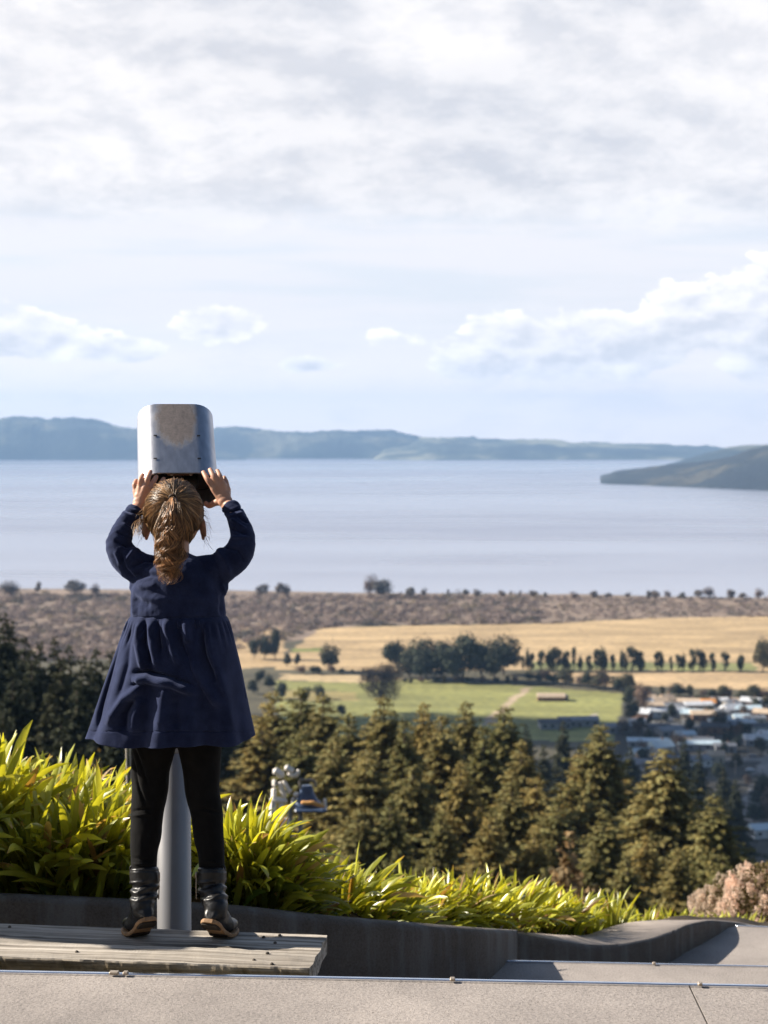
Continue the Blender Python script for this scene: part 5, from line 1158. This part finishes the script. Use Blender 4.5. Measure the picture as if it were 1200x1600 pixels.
    R1 = [([X1(300, 900), X1(400, 960)], 2.6, .005), ([X1(230, 930), X1(330, 985)], 2.6, -.005), ([X1(280, 830), X1(380, 900)], 2.4, .0045), ([X1(250, 880), X1(350, 930)], 2.2, -.0045), ([X1(300, 1080), X1(350, 1000), X1(450, 980)], 3.5, .006),
          ([X1(330, 1110), X1(420, 1060), X1(520, 1060)], 3.5, -.006), ([X1(270, 1000), X1(300, 1120), X1(360, 1190)], 3.5, -.006), ([X1(240, 1000), X1(280, 1100)], 3, .004), ([X1(340, 1180), X1(440, 1150), X1(540, 1160)], 4, -.004), ([X1(380, 1230), X1(500, 1220)], 5, .005),
          ([X1(1000, 780), X1(1080, 830)], 2.6, -.0045), ([X1(960, 800), X1(1060, 870)], 2.4, .0045), ([X1(950, 860), X1(1060, 900)], 2.4, -.0045), ([X1(960, 920), X1(1080, 920)], 2.4, .004), ([X1(900, 970), X1(1010, 1000), X1(1060, 1080)], 3.2, -.005), ([X1(860, 980), X1(930, 1060), X1(960, 1160)], 4, .006),
          ([X1(830, 1010), X1(880, 1100), X1(900, 1200)], 4, -.005), ([X1(780, 980), X1(860, 960), X1(920, 1010)], 3.5, .005), ([X1(280, 760), X1(400, 820)], 2.2, .004), ([X1(300, 740), X1(410, 780)], 1.8, -.004), ([X1(350, 745), X1(410, 765)], 1.6, .003), ([X1(930, 760), X1(1030, 740)], 1.8, -.004), ([X1(940, 790), X1(1040, 765)], 1.8, .003),
          ([X1(340, 1240), X1(420, 1290), X1(560, 1320)], 5, .004), ([X1(350, 1300), X1(460, 1350)], 5, -.004), ([X1(900, 1200), X1(930, 1300)], 4, .004), ([(208, 930), (210, 962)], 3, .004), ([(347, 925), (346, 962)], 4, -.004)]
    def disp(co, no):
        px, py = proj(co); back = np.clip(-no[:, 1] * 1.6 + .25, 0, 1)
        r_ = ridges(px, py, R1) * 1.35 * back
        cz = (fbm(co[:, 0] * 42, co[:, 2] * 42 + co[:, 1] * 30, 17, 3)) * .0050
        cuff = -.0028 * np.exp(-((py - np.where(px < 280, 803 + (px - 213) * .35, 799 - (px - 359) * .3)) / 1.3) ** 2) * (np.abs(px - np.where(px < 280, 211, 361)) < 26)
        seam = -.004 * np.exp(-((py - 966) / 1.6) ** 2)
        return r_ + cz + cuff + seam
    me = remeshed(d, 'dress', .0030, 5, disp); dr = link('dress', me, navy, root)
    # ---- skirt
    rows = [(961, 209, 348, .088), (964, 206, 351, .092), (967, 203, 354, .096), (975, 199, 357, .101), (1000, 190, 364, .111), (1040, 176.5, 374, .124), (1080, 163, 382, .135), (1120, 149, 390, .145), (1151, 138, 396.5, .151)]
    nv, nu = 150, 420; rr = spline(rows, 20); V = []
    ys = np.linspace(961, 1151, nv); L_ = np.interp(ys, rr[:, 0], rr[:, 1]); R_ = np.interp(ys, rr[:, 0], rr[:, 2]); Dd = np.interp(ys, rr[:, 0], rr[:, 3])
    th = np.linspace(0, 2 * math.pi, nu, endpoint=False)
    for j in range(nv):
        v = j / (nv - 1); top = math.exp(-((v - .03) / .07) ** 2) if v > .03 else 1.0
        gath = .0030 * np.sin(th * 36 + 2.2 * np.sin(th * 3)) * math.exp(-((v - .10) / .10) ** 2) * (v > .03) * min(1, (v - .03) * 30) if v > .03 else 0
        fold = (v ** 1.1) * (.0110 * np.sin(th * 9 + .8 + 1.1 * np.sin(th * 2)) + .0055 * np.sin(th * 15 + 2.0 + np.sin(th * 4)))
        side = np.abs(np.cos(th)) ** 6
        rad_ = (gath + fold * (1 - .75 * side)) / .1
        cx = (L_[j] + R_[j]) / 2; c0 = W(cx, ys[j], 4.09); hwid = (R_[j] - L_[j]) / 2 / F * 4.09
        x = c0.x + hwid * np.sign(np.cos(th)) * np.abs(np.cos(th)) ** .92 * (1 + rad_ * .35); y = 4.09 - Dd[j] * np.sign(np.sin(th)) * np.abs(np.sin(th)) ** .95 * (1 + rad_)
        z = c0.z + (v ** 3) * .004 * np.sin(th * 5 + 1)
        V.append(np.stack([x, y, np.full(nu, 0.) + z], 1))
    V = np.array(V).reshape(-1, 3); idx = np.arange(nv * nu).reshape(nv, nu); nx_ = np.roll(idx, -1, 1)
    Q = np.stack([idx[:-1], nx_[:-1], nx_[1:], idx[1:]], -1).reshape(-1, 4)[:, ::-1]
    def X2(x, y): return (120 + x / 4, 900 + y / 4)
    R2 = [([X2(398, 268), X2(385, 420), X2(420, 590)], 3.2, .0085), ([X2(430, 268), X2(425, 420), X2(470, 560)], 3.2, -.0095), ([X2(462, 270), X2(480, 430), X2(510, 580)], 3.4, .010), ([X2(505, 270), X2(515, 380), X2(530, 480)], 2.6, -.007), ([X2(560, 270), X2(570, 330), X2(600, 450), X2(640, 560)], 3.2, .008), ([X2(610, 268), X2(660, 450), X2(740, 620)], 4.5, -.008),
          ([X2(350, 612), X2(440, 595), X2(560, 630), X2(740, 700)], 3.4, -.012), ([X2(350, 650), X2(440, 640), X2(600, 668), X2(760, 735)], 4.5, .013), ([X2(350, 690), X2(390, 665)], 2.5, -.008), ([X2(420, 680), X2(300, 770), X2(190, 930)], 4.5, .012), ([X2(360, 760), X2(300, 860), X2(290, 990)], 6, -.012), ([X2(420, 760), X2(380, 860), X2(360, 990)], 7, .009),
          ([X2(335, 240), X2(270, 450), X2(170, 800), X2(128, 990)], 1.8, -.006), ([X2(300, 330), X2(200, 640), X2(110, 940)], 3.5, .006), ([X2(340, 280), X2(320, 560), X2(250, 800)], 4, -.006), ([X2(560, 680), X2(540, 820), X2(520, 960)], 6, .006), ([X2(600, 760), X2(620, 960)], 7, -.006),
          ([X2(690, 500), X2(820, 700), X2(900, 820)], 5, .009), ([X2(830, 280), X2(850, 500), X2(960, 760), X2(1000, 960)], 6, .009), ([X2(760, 300), X2(800, 480), X2(880, 660)], 5, -.008), ([X2(930, 280), X2(980, 500), X2(1040, 800)], 6, -.008), ([X2(680, 280), X2(700, 420)], 3, .006), ([X2(640, 275), X2(635, 330)], 1.4, .003), ([X2(730, 275), X2(740, 340)], 1.8, -.004), ([X2(780, 275), X2(790, 350)], 1.8, .004)]
    px, py = proj(V); bk = (V[:, 1] < 4.07).astype(float) * np.clip((4.09 - V[:, 1]) / .04, 0, 1)
    dsp = ridges(px, py, [(a_, w_ * 1.35, h_ * 1.55) for a_, w_, h_ in R2]); V[:, 1] -= dsp * bk; V[:, 0] -= dsp * bk * .25
    V[:, 1] += fbm(V[:, 0] * 30, V[:, 2] * 30, 3, 3) * .003
    hem = np.exp(-((py - 1143) / .9) ** 2) * .0026; V[:, 1] += hem * bk
    me = make_mesh('skirt', V, Q, smooth=True); sk = link('skirt', me, navy, dr)
    so_ = sk.modifiers.new('t', 'SOLIDIFY'); so_.thickness = .0035; so_.offset = -1
    # ---- leggings
    lg = MB(); lofted(lg, [(1080, 218, 338, .078), (1110, 211, 345, .085), (1132, 208, 346, .08)], 4.09, 30)
    LL = [(243, 1128, 4.09, .052), (240.5, 1162, 4.085, .0555), (235.5, 1200, 4.08, .0485), (234, 1238, 4.072, .0445), (230.5, 1266, 4.066, .0405), (228, 1304, 4.052, .0385), (225.3, 1331, 4.040, .0335), (225, 1368, 4.030, .0315), (225, 1376, 4.028, .030)]
    RL = [(310, 1128, 4.09, .052), (312, 1162, 4.085, .0545), (315, 1200, 4.08, .0475), (316, 1237, 4.072, .0425), (322.5, 1266, 4.066, .0405), (326, 1306, 4.052, .0375), (330, 1335, 4.040, .0325), (331, 1368, 4.030, .0305), (331.3, 1376, 4.028, .029)]
    for leg in (LL, RL): s = spline(leg, 5); lg.tube([P(*q[:3]) for q in s], [q[3] for q in s], 28)
    R3 = [([(208, 1165), (222, 1200), (230, 1225)], 2.2, -.004), ([(206, 1180), (215, 1225), (229, 1264)], 2.2, -.005), ([(212, 1160), (226, 1192)], 2.2, .003), ([(205, 1268), (240, 1262)], 1.8, -.003), ([(205, 1275), (238, 1272)], 1.8, .003), ([(310, 1262), (346, 1270)], 1.8, -.003), ([(206, 1340), (240, 1346)], 1.8, -.0025), ([(206, 1350), (242, 1351)], 1.5, .0025), ([(314, 1345), (345, 1348)], 1.6, .0025)]
    def disp3(co, no): px, py = proj(co); return ridges(px, py, R3) + fbm(co[:, 0] * 50, co[:, 2] * 22, 7, 3) * .0025
    link('leggings', remeshed(lg, 'leggings', .003, 4, disp3), black, root)
    # ---- boots
    def boot(ballpx, psi, top, mid, name='boot'):
        ball = WZ(ballpx[0], ballpx[1], -1.2185); e = Vector((math.sin(psi), math.cos(psi), 0)); sd = Vector((math.cos(psi), -math.sin(psi), 0)); al = rad(38)
        def pos(s):   # s along the foot from heel 0 to toe .165, ball at .108; returns point and up vector of the sole underside
            q = .108 - s
            if q <= 0: return ball - e * q, Vector((0, 0, 1))
            a_ = al * min(1, q / .03) ** 1.0; qa = min(q, .03); am = al * (qa / .03) / 2
            p = ball - e * (qa * math.cos(am)) + Vector((0, 0, qa * math.sin(am)))
            if q > .03: p = p - e * ((q - .03) * math.cos(al)) + Vector((0, 0, (q - .03) * math.sin(al)))
            u = Vector((0, 0, math.cos(a_))) + e * math.sin(a_); return p, u
        st = [0, .004, .012, .025, .045, .065, .085, .105, .125, .145, .158, .165]; wd = [.010, .017, .0225, .0245, .0225, .0225, .0270, .0305, .0300, .0245, .0150, .006]
        # sole welt and dark tread
        rt = empty  # placeholder to keep names short
        mb = MB(); V = []; up_h = .0095; k = 8
        for s, w in zip(st, wd):
            p, u = pos(s)
            for (a_, h_) in ((-1, 0), (-1.06, .003), (-1.06, .008), (-.98, up_h), (.98, up_h), (1.06, .008), (1.06, .003), (1, 0)): V.append(p + sd * (w * a_) + u * h_)
        n = len(st); mb.add(V, [(i * k + j, (i + 1) * k + j, (i + 1) * k + (j + 1) % k, i * k + (j + 1) % k) for i in range(n - 1) for j in range(k)] + [(0, 1, 6, 7), (1, 2, 5, 6), (2, 3, 4, 5)] + [((n - 1) * k + a1, (n - 1) * k + b1, (n - 1) * k + c1, (n - 1) * k + d1) for a1, b1, c1, d1 in ((7, 6, 1, 0), (6, 5, 2, 1), (5, 4, 3, 2))])
        up = MB()
        V = []; seg = 20; hts = [.030, .040, .050, .056, .058, .056, .050, .042, .035, .029, .023, .014]
        for s, w, h_ in zip(st, wd, hts):
            p, u = pos(s)
            for i in range(seg):
                a_ = 2 * math.pi * i / seg; x = math.cos(a_); z_ = math.sin(a_); V.append(p + sd * (w * .97 * math.copysign(abs(x) ** .75, x)) + u * (.007 + max(h_, .01) * (.5 + .5 * z_)))
        up.add(V, [(i * seg + j, (i + 1) * seg + j, (i + 1) * seg + (j + 1) % seg, i * seg + (j + 1) % seg) for i in range(n - 1) for j in range(seg)], [])
        c0 = len(V); p0, u0 = pos(0); p1, u1 = pos(.165); up.V += [tuple(p0 + u0 * .02), tuple(p1 + u1 * .012)]; up.T += [(c0, (j + 1) % seg, j) for j in range(seg)] + [(c0 + 1, (n - 1) * seg + j, (n - 1) * seg + (j + 1) % seg) for j in range(seg)]; up.n += 2
        hp, hu = pos(.030); ank = hp + hu * .040; tp = P(*top); md = P(*mid)
        s = spline([ank - hu * .012, ank + Vector((0, 0, .012)), md, tp], 8); m_ = len(s)
        up.tube(s, list(np.interp(np.linspace(0, 1, m_), [0, .3, .6, 1], [.0245, .029, .0335, .0345])), 28)
        cen = (md + tp) / 2
        def db(co, no):
            px, py = proj(co); y0 = top[1]; q = (py - y0) / 55.0
            w_ = np.sin(q * 24 + 1.7 * np.sin((px - top[0]) / 9.0) + 2.5 * fbm(px / 14, py / 14, 3)) * .0030 * sm(q, .30, .45) * (1 - sm(q, .80, 1.0))
            seam = -.0018 * np.exp(-((py - y0 - 4) / 1.0) ** 2) - .0016 * np.exp(-((py - y0 - 25 - 2 * np.sin(px / 6)) / 1.0) ** 2) + .0025 * sm(-(py - y0), -25, -22) * sm(py - y0, -2, 6)
            return w_ + seam + fbm(co[:, 0] * 70, co[:, 2] * 70, 9, 3) * .0022
        me = remeshed(up, name, .0023, 3, db); bo = link(name, me, leather, root)
        so2 = mb.build('sole', solem, bo)
        # dark tread under heel and ball
        for s0, s1 in ((.006, .036), (.072, .150)):
            t_ = MB(); V = []; ss = np.linspace(s0, s1, 7)
            for s_ in ss:
                p, u = pos(s_); w = np.interp(s_, st, wd) * .93; lift = .0045 if s0 < .05 else .0018
                for a_, h_ in ((-1, -lift), (-1, .0015), (1, .0015), (1, -lift)): V.append(p + sd * (w * a_) + u * h_)
            nn_ = len(ss); t_.add(V, [(i * 4 + j, (i + 1) * 4 + j, (i + 1) * 4 + (j + 1) % 4, i * 4 + (j + 1) % 4) for i in range(nn_ - 1) for j in range(4)] + [(0, 1, 2, 3), (nn_ * 4 - 1, nn_ * 4 - 2, nn_ * 4 - 3, nn_ * 4 - 4)]); t_.build('tread', und, so2)
        return bo
    b1 = boot((213, 1460), rad(-29), (225.5, 1357, 4.030), (226.5, 1388, 4.018)); b2 = boot((349, 1462), rad(19), (331.5, 1357, 4.030), (331, 1388, 4.018))
    for bo, x, s in ((b1, 204.5, -1), (b2, 350.5, 1)):
        mb = MB(); pts = [P(x + s * .3, 1366, 4.022), P(x + s * 1.0, 1356, 4.022), P(x - s * 2, 1353.5, 4.022), P(x - s * 3.0, 1362, 4.022)]; mb.tube(spline(pts, 4), [.0022] * 13, 8); mb.build('pull_loop', leather, bo, smooth=True)
        x2 = x + (-s) * 43.5; mb = MB(); mb.tube([P(x2, 1362, 4.012), P(x2 - s * .6, 1385, 4.008), P(x2, 1405, 4.005)], [.0016] * 3, 6); mb.tube([P(x2 - s * .8, 1364, 4.008), P(x2 - s * 1.4, 1372, 4.006)], [.0022, .0014], 8); mb.build('zip', M['bolt'], bo, smooth=True)
    # ---- hair
    hm = bpy.data.materials.new('hair'); hm.use_nodes = True; T = NT(hm.node_tree); b = T.n['Principled BSDF']; a_ = T.new('ShaderNodeAttribute'); a_.attribute_name = 'col'
    T.l.new(a_.outputs['Color'], b.inputs['Base Color']); b.inputs['Roughness'].default_value = .36; b.inputs['Specular IOR Level'].default_value = .65
    tr = T.new('ShaderNodeBsdfTranslucent'); T.l.new(a_.outputs['Color'], tr.inputs[0]); mx = T.new('ShaderNodeMixShader'); mx.inputs[0].default_value = .22; T.l.new(b.outputs[0], mx.inputs[1]); T.l.new(tr.outputs[0], mx.inputs[2]); T.l.new(mx.outputs[0], T.n['Material Output'].inputs[0])
    rg = np.random.default_rng(5)
    H0 = np.array(hc) + np.array([0, -.004, .003])
    hr = np.array([.0735, .086, .088])
    def shp(v):
        v = np.array(v, float); z_ = v[..., 2]; v[..., 0] = v[..., 0] * (1 - .20 * np.clip(-z_ - .05, 0, 1) ** 1.0); v[..., 1] = np.where(v[..., 1] < 0, v[..., 1] * (1 - .22 * np.clip(-z_ - .2, 0, 1)), v[..., 1]); return v
    def strands(paths, rad0, cols, name, parent):
        """paths: list of (k,3) arrays; three-sided tapered tubes"""
        Vs, Qs, Cs, n = [], [], [], 0
        for p, r0, c_ in zip(paths, rad0, cols):
            k = len(p); t = np.gradient(p, axis=0); t /= np.linalg.norm(t, axis=1)[:, None] + 1e-9; ref = np.array([.3, -1, .2]); a1 = np.cross(t, ref); a1 /= np.linalg.norm(a1, axis=1)[:, None] + 1e-9; a2 = np.cross(t, a1)
            tp_ = np.interp(np.linspace(0, 1, k), [0, .1, .8, 1], [.7, 1, .9, .15])[:, None] * r0
            ring = np.stack([p + a1 * tp_, p - a1 * tp_ * .5 + a2 * tp_ * .87, p - a1 * tp_ * .5 - a2 * tp_ * .87], 1); Vs.append(ring.reshape(-1, 3))
            i = np.arange(k * 3).reshape(k, 3); q = np.stack([i[:-1], np.roll(i, -1, 1)[:-1], np.roll(i, -1, 1)[1:], i[1:]], -1).reshape(-1, 4); Qs.append(q + n); n += k * 3
            g = np.interp(np.linspace(0, 1, k), [0, 1], [.85, 1.15])[:, None]; Cs.append(np.repeat(np.tile(c_, (k, 1)) * g, 3, 0))
        return link(name, make_mesh(name, np.concatenate(Vs), np.concatenate(Qs), np.concatenate(Cs), smooth=True), hm, parent)
    def hcol():
        y = rg.uniform() ** 1.5; return (np.array([.055, .028, .013]) * (1 - y) + np.array([.62, .36, .165]) * y) * rg.uniform(.75, 1.25)
    tie = P(270.5, 778, 4.05); tv = (np.array(tie) - H0) / hr; tv /= np.linalg.norm(tv)
    # scalp
    V, Q, T_ = ellipsoid((0, 0, 0), (1, 1, 1), None, 48, 32); V = np.array([tuple(v) for v in V]); keepf = lambda v: not (v[1] > .22 and v[2] < .55) and not (v[2] < -.88) and not (abs(v[0]) > .55 and v[2] < -.42 and v[1] > -.25)
    Vw = H0 + shp(V) * hr * .985; ok = np.array([keepf(v) for v in V]); Qk = [q for q in Q if all(ok[i] for i in q)]; Tk = [q for q in T_ if all(ok[i] for i in q)]
    scalp = make_mesh('hair', Vw, [np.array(Qk)] + ([np.array(Tk)] if Tk else []), np.tile(np.array([.13, .07, .03]), (len(Vw), 1)), smooth=True); hair = link('hair', scalp, hm, root)
    paths, rads, cols = [], [], []
    while len(paths) < 3400:
        u = rg.normal(size=3); u /= np.linalg.norm(u)
        edge = rg.uniform() < .55
        if u[1] > .26 + .1 * rg.uniform() and u[2] < .55: continue
        if abs(u[0]) > .55 and u[2] < -.40 - .1 * rg.uniform() and u[1] > -.28: continue
        if u[2] < -.90: continue
        ang = math.acos(np.clip(np.dot(u, tv), -1, 1))
        if ang < .25: continue
        k = 16; t = np.linspace(0, 1, k)[:, None]; sw = rg.normal() * .06; side = np.cross(u, tv); side /= np.linalg.norm(side) + 1e-9
        p = (np.sin((1 - t) * ang) * u + np.sin(t * ang) * tv) / math.sin(ang) if ang < 3.0 else u * (1 - t) + tv * t
        p = p + side * (np.sin(t * math.pi) * sw); p /= np.linalg.norm(p, axis=1)[:, None]
        lock = .5 + .5 * math.sin(7.0 * math.atan2(side[0], side[2]) * 3); lift = .992 + .022 * lock * np.sin(t * math.pi) + rg.uniform(0, .022) + .030 * np.exp(-((t - 1) / .12) ** 2)
        if rg.uniform() < .03: lift = lift + .05 * np.sin(t * math.pi * rg.uniform(.8, 1.6))
        paths.append(H0 + shp(p) * hr * lift); rads.append(rg.uniform(.0004, .0009)); cols.append(hcol() * (.6 + .7 * lock))
    # fly-away wisps at the temples and nape
    for i in range(100):
        sx = -1 if rg.uniform() < .6 else 1; s0 = H0 + hr * np.array([sx * .93, rg.uniform(-.2, .3), rg.uniform(-.6, .3)]); k = 14; t = np.linspace(0, 1, k)[:, None]; L = rg.uniform(.012, .04); d = np.array([sx * rg.uniform(.2, 1.0), rg.uniform(-.6, .3), rg.uniform(-1.1, .1)])
        p = s0 + d * t * L + np.array([0, -.3, -1]) * (t ** 2) * L * .5 + np.concatenate([np.sin(t * 7 + i) * .004 * t, np.cos(t * 6 + i) * .004 * t, 0 * t], 1); paths.append(p); rads.append(.00035); cols.append(hcol() * 1.3)
    # curl hanging by the left temple
    for i in range(40):
        k = 16; t = np.linspace(0, 1, k)[:, None]; a0 = np.array(P(228 + rg.uniform(-2, 2), 812 + rg.uniform(-6, 6), 4.09)); a1 = np.array(P(211 + rg.uniform(-5, 5), 833 + rg.uniform(-7, 7), 4.03)); p = a0 * (1 - t) + a1 * t + np.concatenate([np.sin(t * 6 + i * .1) * .005, 0 * t, .012 * np.sin(t * math.pi)], 1); paths.append(p); rads.append(.0006); cols.append(hcol() * 1.25)
    strands(paths, rads, cols, 'hair_strands', hair)
    # ponytail
    paths, rads, cols = [], [], []; tie = np.array(tie)
    cl = [(270.5, 778, 4.045), (270, 783, 4.020), (268, 800, 4.000), (266, 822, 3.992), (265, 848, 3.988), (266, 872, 3.986), (265, 893, 3.988), (264, 912, 3.990)]
    C = spline([P(*q) for q in cl], 6); kk = len(C); tt = np.linspace(0, 1, kk)
    wdt = np.interp(tt, [0, .05, .25, .45, .7, .88, 1], [.004, .009, .020, .031, .028, .021, .009]); dep = wdt * .62
    locks = [(rg.uniform(0, 6.28), rg.uniform(.15, .95), rg.uniform(0, 6.28), rg.uniform(1.3, 4.2), rg.uniform(.62, 1.05), rg.uniform(.6, 1.4)) for _ in range(34)]
    for i in range(1900):
        li = rg.integers(len(locks)); a0, q0, ph0, fr, en, br = locks[li]; sg = 1 if li % 2 else -1
        a_ = a0 + rg.normal() * .20; q = q0 + rg.normal() * .08; end = en * rg.uniform(.9, 1.02); kn = 44; s = np.linspace(0, end, kn); Cc = np.stack([np.interp(s, tt, C[:, j]) for j in range(3)], 1)
        w_ = np.interp(s, tt, wdt); d_ = np.interp(s, tt, dep); amp = .0125 * np.clip((s - .22) / .5, 0, 1) * (.6 + .6 * q) 
        x = math.cos(a_) * q * w_ + amp * sg * (.5 + (li % 5) * .2) * np.sin(ph0 + s ** 1.3 * fr * 2 * math.pi * 1.25) + rg.normal() * .0030 * s; y = -abs(math.sin(a_)) * q * d_ - .004 + amp * .8 * np.cos(ph0 + s ** 1.3 * fr * 2 * math.pi * 1.25)
        z = rg.normal() * .001 + 0 * s + .004 * np.sin(ph0 * 2 + s * 20) * s; paths.append(Cc + np.stack([x, y, z], 1)); rads.append(rg.uniform(.0004, .0008)); cols.append(hcol() * br * np.array([1.08, .97, .90]))
    for i in range(140):   # loose single curls
        kn = 40; s = np.linspace(0.15, rg.uniform(.8, 1.05), kn); Cc = np.stack([np.interp(s, tt, C[:, j]) for j in range(3)], 1); sx = rg.choice([-1, 1]); o = rg.uniform(.5, 1.2) * np.interp(s, tt, wdt) * sx; f = rg.uniform(3, 6)
        paths.append(Cc + np.stack([o + .006 * s * np.sin(f * 6 * s + i), .006 * np.cos(f * 6 * s + i) - .01 + 0 * s, 0 * s], 1)); rads.append(.0004); cols.append(hcol() * 1.3)
    pt = strands(paths, rads, cols, 'ponytail', hair)
    mb = MB(); tq = Vector(tie) + Vector((0, -.006, 0)); mb.tube([tq + Vector((.0085 * math.cos(q), -.004 * math.sin(q) * 1.0 - .002, .0075 * math.sin(q))) for q in np.linspace(0, 6.28, 20)], [.0026] * 20, 8, caps=False); mb.build('hair_tie', mat('hair_band', (.05, .03, .02), None, rough=.6), hair, smooth=True)
girl()
print('objects', len(bpy.data.objects))
